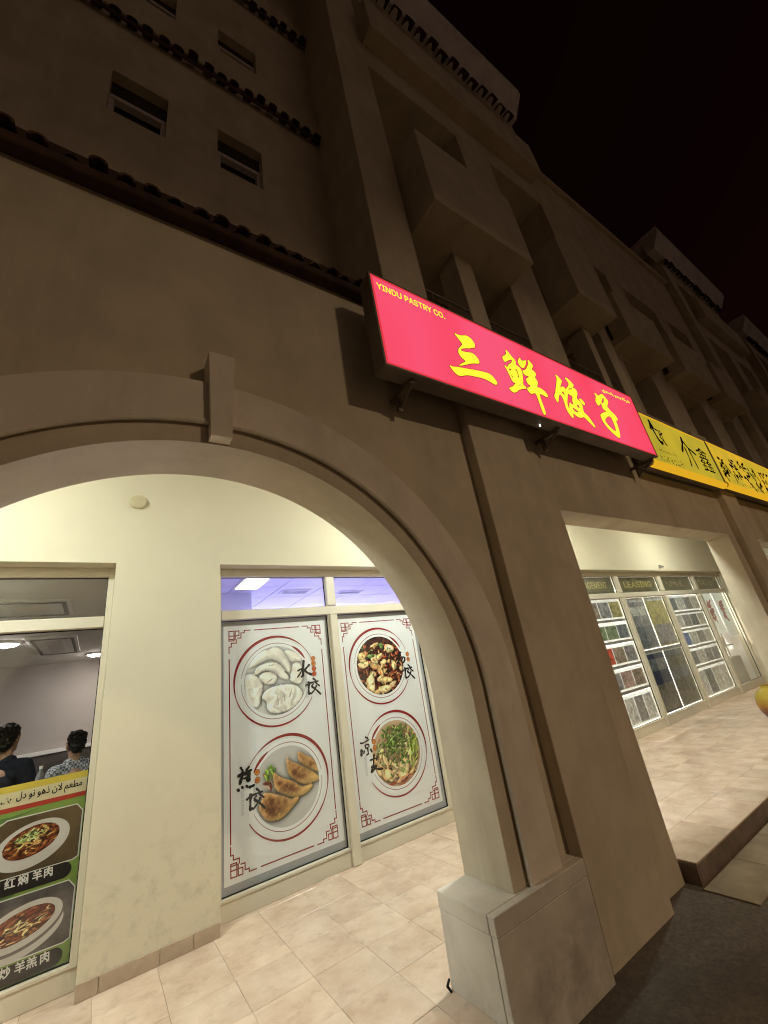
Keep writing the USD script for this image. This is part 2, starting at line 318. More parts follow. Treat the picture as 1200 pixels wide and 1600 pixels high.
JIAO = [[[[1.862,1.668],[1.918,1.698],[1.896,1.657]],0.0211],[[[1.897,1.701],[1.894,1.633],[1.889,1.578],[1.911,1.591]],0.0272],[[[1.955,1.73],[1.978,1.709]],0.0226],[[[1.922,1.69],[2.009,1.698]],0.0211],[[[1.95,1.675],[1.928,1.659]],0.0166],[[[1.979,1.684],[2.02,1.648]],0.0196],[[[1.986,1.654],[1.957,1.612],[1.917,1.58]],0.0196],[[[1.932,1.652],[1.98,1.613],[2.027,1.562]],0.0241]]
JIAN = [[[[1.167,1.054],[1.185,1.026]],0.0225],[[[1.24,1.044],[1.215,1.026]],0.0225],[[[1.145,0.994],[1.262,1.015]],0.029],[[[1.183,1.009],[1.159,0.93]],0.0354],[[[1.183,0.995],[1.226,0.992],[1.22,0.939]],0.0225],[[[1.167,0.965],[1.213,0.961]],0.0193],[[[1.242,0.995],[1.244,0.937],[1.227,0.936]],0.0322],[[[1.177,0.899],[1.182,0.889]],0.0225],[[[1.216,0.898],[1.227,0.889]],0.0225],[[[1.246,0.882],[1.284,0.888]],0.0257],[[[1.139,0.885],[1.147,0.878]],0.0257]]
TANG = [[[[3.143,1.891],[3.17,1.883],[3.117,1.844]],0.0254],[[[3.082,1.862],[3.109,1.851]],0.0208],[[[3.093,1.821],[3.064,1.776]],0.0185],[[[3.08,1.8],[3.151,1.825],[3.219,1.826],[3.214,1.782],[3.163,1.749]],0.0254],[[[3.142,1.819],[3.09,1.755]],0.0347],[[[3.178,1.808],[3.145,1.771]],0.0208]]
LIANG = [[[[2.519,1.047],[2.546,1.031]],0.0201],[[[2.444,1.003],[2.471,0.995],[2.56,1.016]],0.0176],[[[2.5,0.972],[2.505,0.936],[2.554,0.949],[2.545,0.975],[2.502,0.971]],0.0176],[[[2.526,0.935],[2.531,0.882],[2.504,0.875]],0.0201],[[[2.449,0.928],[2.442,0.885]],0.0352],[[[2.481,0.917],[2.474,0.899]],0.0226],[[[2.565,0.917],[2.578,0.893]],0.0251]]
PI = [[[[2.544,0.817],[2.633,0.823],[2.644,0.836],[2.616,0.8]],0.0201],[[[2.599,0.861],[2.577,0.77],[2.538,0.702]],0.0251],[[[2.548,0.748],[2.626,0.753],[2.549,0.702]],0.0226],[[[2.559,0.755],[2.628,0.714],[2.686,0.706]],0.0277]]
FA = [[[0.26,0.86],[0.55,0.81],[0.79,0.64],[0.88,0.45],[0.64,0.45],[0.47,0.45],[0.33,0.66]],[[-0.66,0.74],[-0.41,0.9],[-0.18,0.9],[-0.04,0.99],[0.18,0.89],[0.33,0.71],[0.43,0.5],[0.49,0.25],[0.4,0.12],[0.28,0.28],[0.11,0.49],[-0.14,0.63],[-0.39,0.57],[-0.62,0.48],[-0.79,0.43],[-0.88,0.41],[-0.78,0.59]],[[0.5,0.37],[0.69,0.47],[0.87,0.28],[0.87,-0.08],[0.75,-0.25],[0.49,-0.15],[0.39,-0.02],[0.48,0.16]],[[-0.69,0.24],[-0.62,0.41],[-0.42,0.5],[-0.2,0.54],[0.06,0.49],[0.25,0.3],[0.37,0.08],[0.39,-0.07],[0.13,0.01],[-0.01,0.17],[-0.26,0.3],[-0.48,0.28],[-0.6,0.2]],[[-0.58,0.13],[-0.43,0.25],[-0.21,0.27],[-0.01,0.16],[0.03,0.03],[-0.08,-0.12],[-0.28,-0.12],[-0.46,-0.02]],[[-0.97,0.25],[-0.77,0.27],[-0.58,0.15],[-0.44,-0.03],[-0.45,-0.27],[-0.53,-0.48],[-0.56,-0.69],[-0.77,-0.68],[-0.93,-0.4],[-0.98,-0.07]],[[-0.53,-0.46],[-0.35,-0.24],[-0.08,-0.17],[0.23,-0.16],[0.54,-0.2],[0.74,-0.35],[0.83,-0.55],[0.65,-0.75],[0.43,-0.9],[0.08,-0.95],[-0.19,-0.93],[-0.35,-0.77],[-0.32,-0.56]]]
FB = [[[0.35,0.82],[0.56,0.66],[0.83,0.51],[1.0,0.31],[1.04,0.08],[0.88,0.14],[0.61,0.31],[0.38,0.5]],[[0.03,0.75],[0.1,0.58],[0.35,0.46],[0.61,0.31],[0.92,0.08],[1.04,-0.08],[0.85,-0.14],[0.55,-0.14],[0.27,0.02],[0.02,0.27],[0.0,0.53]],[[-0.41,0.45],[-0.26,0.29],[-0.08,0.17],[0.22,0.05],[0.41,-0.15],[0.63,-0.14],[0.79,-0.15],[0.75,-0.27],[0.48,-0.38],[0.19,-0.37],[-0.11,-0.23],[-0.4,-0.01]],[[-0.71,-0.02],[-0.5,-0.07],[-0.21,-0.2],[-0.01,-0.3],[0.08,-0.38],[0.32,-0.34],[0.34,-0.45],[0.12,-0.58],[-0.09,-0.73],[-0.34,-0.78],[-0.62,-0.72],[-0.78,-0.5],[-0.85,-0.35],[-0.74,-0.19]]]
FBG = [[[-0.5,0.52],[-0.44,0.74],[-0.37,0.62],[-0.21,0.65],[-0.27,0.55],[-0.4,0.49],[-0.5,0.41]],[[-0.72,0.46],[-0.58,0.41],[-0.49,0.22],[-0.47,0.11],[-0.71,0.19],[-0.58,0.26]]]
FC = [[[-0.9,0.43],[-0.69,0.52],[-0.59,0.36],[-0.62,0.26],[-0.88,0.24]],[[-0.97,0.15],[-0.66,0.18],[-0.38,0.19],[-0.4,0.07],[-0.75,-0.08],[-0.91,0.02]],[[-0.68,-0.41],[-0.39,-0.2],[-0.32,-0.41],[-0.35,-0.76],[-0.38,-0.91],[-0.63,-0.74]],[[-0.18,-0.47],[0.13,-0.39],[0.48,-0.52],[0.35,-0.65],[-0.01,-0.6]],[[-0.28,-0.81],[-0.03,-0.68],[0.31,-0.7],[0.36,-0.88],[-0.03,-0.98]],[[-0.38,0.68],[-0.01,0.82],[0.05,0.68],[-0.28,0.61]],[[-0.21,0.28],[0.14,0.44],[0.14,0.28],[-0.07,0.12]],[[0.09,0.14],[0.36,0.11],[0.08,-0.07],[-0.11,-0.24],[0.03,-0.02]],[[0.49,0.12],[0.7,0.05],[0.69,-0.14],[0.56,-0.27],[0.45,-0.11]],[[0.24,0.71],[0.59,0.66],[0.73,0.47],[0.48,0.36],[0.28,0.47]]]
FCG = [[[0.06,0.75],[0.22,0.76],[0.21,0.52],[0.03,0.6]],[[-0.55,0.4],[-0.26,0.41],[-0.2,0.32],[-0.47,0.24]]]
FD = [[[0.04,-0.33],[0.39,-0.14],[0.47,-0.48],[0.27,-0.84],[-0.0,-0.81],[-0.09,-0.68]],[[-0.59,-0.42],[-0.41,-0.37],[-0.21,-0.61],[-0.49,-0.76],[-0.63,-0.66]],[[-0.75,0.2],[-0.47,0.24],[-0.56,0.02],[-0.73,-0.14]],[[0.43,-0.66],[0.69,-0.55],[0.58,-0.75],[0.34,-0.77]],[[-0.9,-0.37],[-0.75,-0.25],[-0.66,-0.51],[-0.75,-0.6]]]
FDG = [[[-0.33,0.88],[-0.07,0.9],[0.18,0.68],[0.44,0.52],[0.45,0.14],[0.12,-0.2],[-0.4,-0.29],[-0.54,-0.02],[-0.34,0.34],[-0.34,0.63]],[[0.65,0.1],[1.05,0.15],[0.97,-0.36],[0.74,-0.58],[0.59,-0.18]]]
FDB = [[[-0.29,0.62],[0.0,0.67],[0.08,0.45],[-0.16,0.43]],[[-0.21,0.15],[0.2,0.19],[0.62,-0.06],[0.58,-0.22],[0.04,-0.02]],[[0.28,0.75],[0.62,0.66],[0.83,0.37],[0.79,0.2],[0.54,0.29]],[[-0.64,-0.74],[-0.39,-0.84],[0.02,-0.98],[0.44,-0.9],[0.33,-0.85],[-0.12,-0.83]]]
G1 = [[[[45,-55],[18,82],[373,155],[418,145],[431,82],[608,85],[609,642],[409,645],[409,773],[964,764],[955,645],[746,642],[745,96],[973,82],[973,-45],[391,-45],[381,16],[351,18]]],[[[45,400],[9,518],[117,639],[218,855],[264,873],[327,845],[345,791],[208,550],[262,547],[327,655],[445,600],[262,333],[409,345],[427,236],[45,164],[18,282],[156,413]]]]
G2 = [[[[9,-55],[127,296],[126,364],[55,345],[9,409],[55,645],[136,668],[136,855],[245,855],[256,701],[318,709],[387,664],[427,687],[355,827],[418,864],[464,855],[540,735],[555,827],[955,818],[955,-9],[918,-82],[700,-91],[691,18],[827,21],[825,164],[784,164],[727,82],[582,82],[536,127],[531,201],[500,145],[455,143],[436,-109],[345,-109],[326,35],[273,9],[214,93],[109,-100],[73,-109]],[[455,459],[532,446],[545,491],[618,493],[536,564],[545,609],[609,645],[773,518],[825,399],[826,707],[557,710],[573,645],[500,600],[455,607]],[[645,482],[636,196],[677,191],[691,291],[745,304]],[[255,264],[325,173],[324,465],[300,427],[246,423]]]]
G3 = [[[[27,236],[436,258],[433,354],[127,373],[145,482],[436,486],[432,572],[82,582],[91,700],[263,703],[200,809],[227,855],[309,873],[412,700],[613,700],[682,864],[745,873],[818,836],[764,702],[927,682],[909,573],[564,569],[568,482],[864,473],[855,355],[568,354],[565,256],[964,255],[973,136],[567,127],[555,-109],[436,-100],[434,126],[36,127]]]]
G4 = [[[[73,718],[433,728],[464,873],[582,864],[577,728],[918,727],[918,-64],[845,-109],[664,-109],[636,9],[690,33],[495,184],[409,91],[282,18],[203,55],[191,-109],[82,-109]],[[564,591],[784,437],[799,437],[798,599]],[[564,300],[784,119],[799,119],[798,373],[727,318],[577,427]],[[745,27],[798,19],[799,72],[784,71]],[[496,475],[468,436],[547,441]],[[209,355],[213,127],[381,247],[436,397],[273,309]],[[200,431],[334,492],[399,598],[202,599]]]]
G5 = [[[[9,382],[55,655],[163,657],[182,864],[291,855],[294,590],[336,691],[427,673],[451,635],[482,700],[591,673],[545,427],[491,309],[391,355],[452,628],[355,418],[291,414],[282,294],[418,155],[427,91],[336,36],[248,135],[191,-9],[109,-109],[18,-45],[18,-9],[127,158],[163,471],[109,345]]],[[[336,9],[561,82],[700,185],[609,209],[609,864],[709,873],[736,845],[737,674],[809,709],[873,691],[982,400],[910,370],[936,318],[891,218],[709,18],[545,-64],[382,-100],[336,-27]],[[856,387],[736,650],[742,244],[809,364]]]]
G6 = [[[[18,-55],[147,194],[27,209],[27,318],[427,332],[423,400],[118,418],[145,527],[427,532],[423,591],[55,609],[73,718],[254,721],[200,800],[209,845],[318,864],[413,718],[586,718],[664,855],[727,873],[800,845],[747,719],[945,700],[927,591],[565,589],[568,527],[882,518],[891,418],[568,400],[564,333],[973,318],[964,200],[844,194],[964,18],[982,-64],[900,-100],[855,-82],[727,136],[778,200],[212,200],[264,164],[264,118],[173,-64],[100,-100]]],[[[518,127],[536,173],[636,182],[709,-73],[591,-82]]],[[[336,-82],[327,173],[436,164],[455,-82]]]]
G7 = [[[[45,264],[263,394],[118,409],[118,464],[300,467],[282,518],[327,544],[191,545],[191,591],[464,596],[460,645],[300,645],[295,674],[100,627],[73,673],[91,691],[315,746],[509,855],[612,773],[918,700],[891,636],[705,682],[700,645],[539,645],[536,596],[809,591],[809,545],[691,544],[727,527],[699,467],[882,464],[882,409],[757,409],[753,368],[945,264],[918,236],[849,245],[845,218],[738,216],[739,164],[927,164],[927,118],[739,118],[736,4],[779,1],[827,100],[873,100],[845,3],[945,0],[945,-55],[482,-55],[482,0],[563,4],[536,100],[582,100],[610,1],[672,3],[670,117],[500,118],[500,164],[670,164],[672,216],[564,218],[559,245],[500,227],[473,273],[643,346],[698,409],[327,406],[329,365],[455,300],[400,218],[300,213],[304,164],[445,164],[445,118],[390,114],[418,100],[392,20],[455,27],[455,-27],[418,-36],[64,-73],[55,-18],[245,5],[244,117],[164,116],[200,18],[145,9],[118,100],[155,115],[73,118],[73,164],[232,164],[245,213],[136,218],[132,247],[73,227]],[[714,330],[631,264],[801,269]],[[536,469],[624,464],[663,543],[539,545]],[[496,766],[368,691],[647,696]],[[336,536],[367,464],[463,467],[461,545]],[[285,336],[195,264],[383,269]],[[300,12],[363,67],[371,118],[300,115]]]]
AR1 = [[[[5745,-82],[5755,82],[5818,218],[5918,318],[6055,382],[6164,355],[6284,101],[6395,91],[6482,122],[6373,218],[6355,264],[6373,336],[6509,418],[6691,418],[6782,318],[6773,218],[6701,112],[6898,92],[6918,124],[6909,736],[7018,727],[7039,263],[7218,373],[7382,373],[7491,264],[7482,102],[7586,91],[7773,355],[7891,373],[8000,291],[8036,200],[8018,55],[7918,-18],[7687,27],[7609,-27],[7342,9],[7209,-27],[6764,-27],[6569,27],[6391,-27],[6273,-27],[6205,9],[6136,-36],[6064,-36],[5886,83],[5864,-86],[5927,-382],[5864,-409],[5809,-400]],[[7764,145],[7777,118],[7896,100],[7927,177],[7871,253],[7841,254]],[[7045,100],[7314,118],[7372,157],[7382,214],[7323,263],[7231,254]],[[6491,273],[6587,173],[6664,250],[6622,309],[6513,300]],[[5973,182],[6030,110],[6086,82],[6136,94],[6079,254],[5984,217]]],[[[4927,509],[4973,591],[5009,600],[5261,408],[5282,478],[5264,718],[5364,736],[5391,718],[5400,473],[5361,313],[5445,173],[5445,100],[5400,18],[5309,-18],[5009,-18],[5009,100],[5126,183],[5209,296]],[[5209,109],[5306,100],[5336,160],[5294,201]]],[[[4236,-45],[4245,100],[4300,200],[4382,164],[4355,-22],[4412,-99],[4595,-127],[4698,-90],[4764,24],[4700,300],[4809,327],[4873,164],[4882,18],[4827,-127],[4745,-200],[4618,-245],[4427,-236],[4327,-191]]],[[[4491,427],[4500,491],[4536,518],[4600,509],[4627,473],[4618,409],[4582,382],[4518,391]]],[[[3509,27],[3555,127],[3749,91],[3817,130],[3800,242],[3691,409],[3709,445],[3791,482],[3927,236],[3918,64],[3855,0],[3764,-27],[3600,-18]]],[[[3636,582],[3645,645],[3682,673],[3745,664],[3773,627],[3764,564],[3727,536],[3664,545]]],[[[2491,-255],[2473,-136],[2633,-99],[2701,-33],[2564,-9],[2500,55],[2491,164],[2545,291],[2636,355],[2736,345],[2836,236],[2856,93],[2997,91],[3020,106],[2982,191],[2982,282],[3063,403],[3045,455],[3091,518],[3127,518],[3327,355],[3455,191],[3455,55],[3382,-18],[3255,-27],[3132,12],[2991,-27],[2840,-28],[2791,-127],[2718,-191],[2518,-255]],[[3264,100],[3345,103],[3315,190],[3301,188]],[[3101,289],[3131,155],[3181,184],[3200,267],[3180,308],[3132,318]],[[2618,118],[2735,93],[2698,226],[2637,225]]],[[[1482,-255],[1464,-136],[1624,-99],[1691,-41],[1555,-9],[1482,82],[1500,227],[1573,327],[1627,355],[1764,327],[1827,236],[1847,93],[1987,91],[2036,130],[2036,195],[1982,382],[2100,409],[2155,218],[2145,91],[2100,18],[1982,-27],[1830,-28],[1745,-164],[1600,-236]],[[1609,118],[1726,93],[1688,226],[1628,225]]],[[[1973,527],[1982,591],[2018,618],[2082,609],[2109,573],[2100,509],[2064,482],[2000,491]]],[[[709,36],[755,127],[860,91],[959,91],[1017,121],[1018,215],[900,400],[909,445],[1000,482],[1136,227],[1145,118],[1118,55],[973,-27],[800,-18]]],[[[9,-45],[18,100],[45,182],[82,200],[155,164],[127,-22],[184,-99],[368,-127],[490,-53],[527,69],[509,727],[618,736],[645,73],[573,-136],[473,-218],[245,-245],[100,-191]]]]
AR2 = [[[[5882,-164],[6108,3],[6136,141],[6064,300],[6164,373],[6218,345],[6322,109],[6417,129],[6473,300],[6591,282],[6582,122],[6669,110],[6718,291],[6800,309],[6864,282],[6846,121],[6931,109],[6963,131],[6964,195],[6909,382],[6991,427],[7045,427],[7073,391],[7118,127],[7082,27],[6991,-36],[6855,-45],[6769,-9],[6582,-45],[6487,-9],[6409,-45],[6259,-36],[6145,-182],[5973,-273],[5918,-255]]],[[[6618,445],[6627,527],[6681,557],[6691,636],[6745,673],[6818,664],[6855,566],[6927,500],[6918,427],[6873,391],[6776,418],[6682,391]]],[[[5036,182],[5045,291],[5136,400],[5289,465],[5309,545],[5427,545],[5474,120],[5752,119],[5773,159],[5735,225],[5527,409],[5536,518],[5836,709],[5900,736],[5955,718],[5982,600],[5709,459],[5909,218],[5918,100],[5836,-9],[5709,-45],[5473,-45],[5332,45],[5109,82]],[[5200,245],[5231,200],[5298,201],[5299,307]]],[[[5136,645],[5145,727],[5200,764],[5287,736],[5382,764],[5445,700],[5436,627],[5391,591],[5295,618],[5200,591]]],[[[3591,27],[3655,145],[3769,109],[3908,139],[3782,400],[3782,445],[3864,500],[3945,445],[4113,109],[4217,129],[4245,282],[4282,318],[4400,282],[4393,119],[4588,119],[4600,196],[4545,382],[4645,436],[4709,391],[4755,218],[4727,45],[4673,-9],[4555,-45],[4400,-45],[4304,0],[4200,-45],[4082,-45],[4004,0],[3882,-45],[3745,-45]]],[[[4436,-182],[4445,-100],[4500,-64],[4587,-91],[4682,-64],[4745,-127],[4736,-200],[4691,-236],[4595,-209],[4500,-236]]],[[[4200,400],[4236,509],[4309,518],[4364,482],[4364,382],[4318,345],[4236,355]]],[[[3145,-155],[3182,-109],[3356,-52],[3273,-36],[3191,27],[3173,164],[3200,255],[3309,364],[3464,355],[3527,291],[3573,155],[3564,-18],[3518,-118],[3418,-209],[3264,-264],[3182,-264]],[[3380,217],[3329,119],[3417,111]]],[[[2355,691],[2382,755],[2509,736],[2548,119],[2708,129],[2655,382],[2755,436],[2809,418],[2864,118],[2800,0],[2682,-45],[2545,-45],[2400,36]]],[[[2627,-182],[2664,-73],[2736,-64],[2791,-100],[2800,-173],[2764,-227],[2664,-227]]],[[[700,-164],[927,3],[954,141],[882,300],[982,373],[1036,345],[1141,109],[1262,120],[1309,300],[1354,318],[1455,282],[1440,118],[1588,110],[1645,282],[1727,300],[1791,273],[1774,121],[1860,109],[1909,291],[1991,309],[2064,264],[2046,121],[2131,109],[2155,195],[2100,391],[2209,436],[2264,391],[2309,127],[2273,27],[2182,-36],[2045,-45],[1960,-9],[1773,-45],[1678,-9],[1600,-45],[1455,-45],[1350,-7],[1245,-45],[1077,-36],[964,-182],[791,-273],[736,-255]]],[[[1209,400],[1218,482],[1273,518],[1360,491],[1455,518],[1518,455],[1509,382],[1464,345],[1367,373],[1273,345]]],[[[-9,-45],[27,182],[100,209],[173,173],[145,-22],[194,-81],[395,-109],[543,-54],[571,7],[418,64],[364,118],[355,264],[427,373],[545,445],[682,455],[773,418],[782,364],[736,282],[604,300],[500,214],[700,109],[745,45],[709,-100],[582,-209],[400,-264],[173,-245],[36,-155]]],[[[200,-400],[209,-318],[264,-282],[351,-309],[445,-282],[509,-345],[500,-418],[455,-455],[358,-427],[264,-455]]]]
# ------------------------------------------------------------------ ground
solo('street', bx(-60, 90, -70, 60, -0.34, -0.141), m_asphalt, kind='structure')
pav = thing('pavement', (8, 1.9, -0.141), kind='structure')
xs = 3.81
while xs < 15.5:
    part(pav, 'paving_slab', bx(xs, xs+0.596, 1.725, 2.07, -0.16, -0.131 + rng.uniform(-.001, .001), 0.003), m_paving); xs += 0.6
GX, GY = 0.376, 0.3755
floor = thing('arcade_floor', (5, 3, 0), kind='structure')
part(floor, 'grout_bed', [bx(-9, 1.75, 2.06, 4.45, -0.20, -0.005), bx(1.75, 3.86, 2.28, 4.45, -0.20, -0.005), bx(3.872, 15.0, 2.11, 4.45, -0.20, -0.005)], m_grout)
part(floor, 'step_riser', bx(3.885, 15.0, 2.085, 2.11, -0.20, -0.016, 0.004), m_riser)
part(floor, 'step_end', bx(3.862, 3.8845, 2.088, 2.6, -0.20, -0.016), m_riser)
rows = [(2.075, 2.4885)] + [(2.4905 + i*GY, 2.4905 + (i+1)*GY - 0.002) for i in range(5)]
rows.append((rows[-1][1]+0.002, 4.452))
def tile(x0, x1, y0, y1):
    h = rng.uniform(-.0008, .0008)
    part(floor, 'floor_tile', bx(x0+.0008, x1-.0008, y0, y1, -0.012, h, 0.0013), m_floor)
for i in range(-2, 8):
    for y0, y1 in rows:
        if i >= 5 and y0 < 2.45: continue
        tile(.135+i*GX, .135+(i+1)*GX, y0, y1)
for i in range(29):
    for k, (y0, y1) in enumerate(rows):
        x0 = 3.87 + i*GX
        if k == 0: tile(x0, x0+GX, 2.083, y1)
        else: tile(x0, x0+GX, y0, y1)
part(floor, 'far_floor_tiles', [bx(-9, -.62, 2.075, 4.452, -.012, 0), bx(3.15, 3.86, 2.53, 4.452, -.012, 0), bx(14.78, 15.0, 2.09, 4.452, -.012, 0)], m_floor, kind='stuff')

# ------------------------------------------------------------------ main building
YW, YB = 2.20, 2.52
CX, CZ, R = 0.46, 1.46, 1.542
def archpoly(r, zb=-0.3):
    a = np.linspace(0, math.pi, 97)
    return Polygon([(CX+r*math.cos(t), CZ+r*math.sin(t)) for t in a] + [(CX-r, zb), (CX+r, zb)])
main = thing('apartment_building', (3, 2.5, -0.141), 'cream apartment building with the arched ground-floor arcade and two lit signs', 'building')
wall = rect(-9.1, 14.98, -0.16, 5.02).difference(archpoly(R)).difference(rect(3.83, 8.49, -.3, 2.953)).difference(rect(9.75, 14.2, -.3, 2.953))
part(main, 'arcade_wall', ext(wall, YW, YB), m_wall)
trim_ring = archpoly(1.672).difference(archpoly(R)).intersection(rect(-5, 5, 0.438, 6))
part(main, 'arch_inner_ring', ext(trim_ring, 2.120, YW), m_wall)
archv = archpoly(1.95).difference(archpoly(1.672)).intersection(rect(-5, 5, 0.438, 6))
part(main, 'arch_outer_ring', ext(archv, 2.094, YW), m_trim)
def bead(rad, y, z0, r=.021, n=10):
    a = np.linspace(0, math.pi, 90)
    pts = [(CX+rad, y, z0)] + [(CX+rad*math.cos(t), y, CZ+rad*math.sin(t)) for t in a] + [(CX-rad, y, z0)]
    V, F = [], []
    for i, p in enumerate(pts):
        t = 0 if i == 0 else (math.pi if i == len(pts)-1 else a[i-1])
        o = np.array([math.cos(t), 0, math.sin(t)])
        for k in range(n):
            b = 2*math.pi*k/n
            V.append(np.array(p) + r*(math.cos(b)*o + math.sin(b)*np.array([0, 1, 0])))
    for i in range(len(pts)-1):
        for k in range(n):
            F += [(i*n+k, (i+1)*n+k, (i+1)*n+(k+1) % n), (i*n+k, (i+1)*n+(k+1) % n, i*n+(k+1) % n)]
    return trimesh.Trimesh(np.array(V), F, process=False)
part(main, 'arch_bead', bead(1.672, 2.098, .438, .017), m_trim, smooth=60)
part(main, 'keystone', trimesh.convex.convex_hull(np.array([(x, y, z) for x, z in ((.385, 3.6), (.535, 3.6), (.515, 3.012), (.402, 3.012)) for y in (2.04, YW+.01)])), m_trim)
part(main, 'pilaster', bx(2.625, 3.414, 2.10, YW, -.16, 5.0, .004), m_wall)
part(main, 'pilaster', bx(8.80, 9.50, 2.10, YW, -.16, 5.0, .004), m_wall)
def pedestal(x0, x1, open_side):
    p = holder(main, 'pedestal')
    yf, yb, z0, z1, zc = 2.056, 2.515, -.141, .438, .352
    part(p, 'core', bx(x0+.012, x1-.004, yf+.03, yb-.004, z0, z1-.004), m_mortar)
    part(p, 'front_panel', bx(x0, x1, yf, yf+.045, z0, zc-.003, .003), m_marble)
    part(p, 'front_cap', bx(x0-.003, x1, yf-.003, yf+.047, zc, z1, .004), m_marble)
    part(p, 'side_panel', bx(x0, x1-.01, yf+.049, yb, z0+.141, zc-.003, .003), m_marble)
    part(p, 'top_cap', bx(x0-.003, x1, yf+.051, yb+.002, zc, z1-.0015, .004), m_marble)
pedestal(1.769, 2.568, -1)
pedestal(.92-2.568, .92-1.769, 1)
# skirts of the wall where it meets the street
part(main, 'arcade_ceiling', bx(-9.1, 14.98, YB, 4.6, 4.0, 4.12), m_ceiling)
part(main, 'arcade_end_wall', [bx(14.9, 15.0, YB, 4.6, -.1, 4.0), bx(-9.1, -9.0, YB, 4.6, -.1, 4.0)], m_wallin)

# back wall of the arcade with three shop windows
YD, YG = 4.261, 4.472
W1, W2, W3 = (-1.95, .041), (.936, 3.53), (7.05, 14.62)
bw = rect(-9.0, 14.9, -.02, 4.0)
for a, b in (W1, W2, W3): bw = bw.difference(rect(a, b, -.1, 2.943))
part(main, 'shop_wall', ext(bw, YD, YD+.33), m_wallin)
sk = holder(main, 'skirting')
for a, b in ((.041, .166), (.169, .525), (.528, .747), (.750, .936)):
    part(sk, 'skirting_tile', bx(a, b, YD-.014, YD, 0, .092, .002), m_skirt)
for i in range(9):
    part(sk, 'skirting_tile', bx(3.53+i*.391, 3.53+i*.391+.388, YD-.014, YD, 0, .092, .002), m_skirt)
for i in range(3):
    part(sk, 'skirting_tile', bx(-3.1+i*.381, -3.1+i*.381+.378, YD-.014, YD, 0, .092, .002), m_skirt)

def shopfront(label, x0, x1, muls, jw=.046, zt0=2.399, zt1=2.502):
    w = holder(main, 'shop_window', label)
    y0, y1 = 4.425, 4.50
    part(w, 'sill', bx(x0, x1, y0+.012, 4.59, 0, .128, .003), m_frame)
    part(w, 'frame', [bx(x0, x0+jw, y0, y1, .128, 2.943, .003), bx(x1-jw, x1, y0, y1, .128, 2.943, .003),
                      bx(x0+jw, x1-jw, y0, y1, 2.858, 2.943, .003), bx(x0+jw, x1-jw, y0+.004, y1, .128, .150, .003)], m_frame)
    part(w, 'transom', bx(x0+jw, x1-jw, y0-.006, y1, zt0+.003, zt1-.003, .006), m_frame)
    ed = [x0+jw] + [v for m in muls for v in m] + [x1-jw]
    for a, b in muls:
        part(w, 'mullion', [bx(a, b, y0+.01, y1, .128, zt0, .003), bx(a+.012, b-.018, y0-.028, y0+.01, .0, zt0-.002, .008),
                            bx(a, b-.006, y0-.018, y1, zt1, 2.858, .008)], m_frame)
    for i in range(0, len(ed), 2):
        a, b = ed[i], ed[i+1]
        for c, d in ((.150, zt0), (zt1, 2.858)):
            part(w, 'gasket', ext(rect(a, b, c, d).difference(rect(a+.006, b-.006, c+.006, d-.006)), YG-.006, YG+.010), m_gasket)
            part(w, 'pane', bx(a+.004, b-.004, YG, YG+.006, c+.004, d-.004), m_glass)
    return w
shopfront('left restaurant window with people behind it', *W1, [])
shopfront('middle window filled by two white food posters', *W2, [(2.178, 2.299)])
shopfront('far four-pane window full of leaflets', *W3, [(8.86, 8.985), (10.79, 10.93), (12.74, 12.88)])

# ---- upper floors, left: set back behind the tiled eave
def roof_tiles(parent, name, x0, x1, pitch, y_tip, z_tip, L, r, slope=.32, fascia=None):
    h = holder(parent, name)
    if fascia: part(h, 'eave_moulding', fascia, m_tile_roof)
    n = int(round((x1-x0)/pitch))
    t = np.linspace(0, math.pi, 9)
    for i in range(n):
        cx = x0 + (i+.5)*pitch + rng.uniform(-.012, .012)
        dz = rng.uniform(-.016, .014); yt = y_tip + rng.uniform(-.03, .02)
        prof = np.r_[np.c_[np.cos(t), np.sin(t)]*r, np.c_[np.cos(t[::-1]), np.sin(t[::-1])]*(r-.018)]
        k = len(prof)
        V = np.vstack([np.c_[cx+prof[:, 0]*s, np.full(k, yy), z_tip+dz+prof[:, 1]*s+zz] for yy, zz, s in ((yt, 0, 1), (yt+L, L*slope, .94))])
        F = []
        for a in range(k):
            b = (a+1) % k
            F += [(a, b, k+b), (a, k+b, k+a)]
        for a in range(8):
            F += [(a, k-1-a, k-2-a), (a, k-2-a, a+1), (k+a, 2*k-2-a, 2*k-1-a), (k+a, k+a+1, 2*k-2-a)]
        part(h, 'roof_tile', trimesh.Trimesh(V, F, process=False), m_tile_roof, smooth=40)
    return h
roof_tiles(main, 'lower_eave', -2.6, 2.0, .150, 2.080, 4.900, 1.0, .052, .36, [bx(-9.1, 2.05, 2.10, YW, 4.815, 4.90, .01), bx(-9.1, 2.05, YW, 3.0, 5.02, 5.12)])
YU = 3.0
wins = []
for row, (z0, z1) in enumerate(((7.15, 8.02), (9.75, 10.52), (12.45, 13.2))):
    for c in (-.165, .895):
        wins.append((c-.265, c+.265, z0, z1))
uw = rect(-7, 2.05, 5.1, 15.2)
for a, b, c, d in wins: uw = uw.difference(rect(a, b, c, d))
part(main, 'upper_wall', ext(uw, YU, YU+.3), m_wall)
for z0, z1 in ((5.1, 7.18), (9.16, 9.78), (12.0, 12.48)):
    part(main, 'parapet_band', bx(-7, 2.05, YU-.06, YU, z0, z1, .004), m_wall)
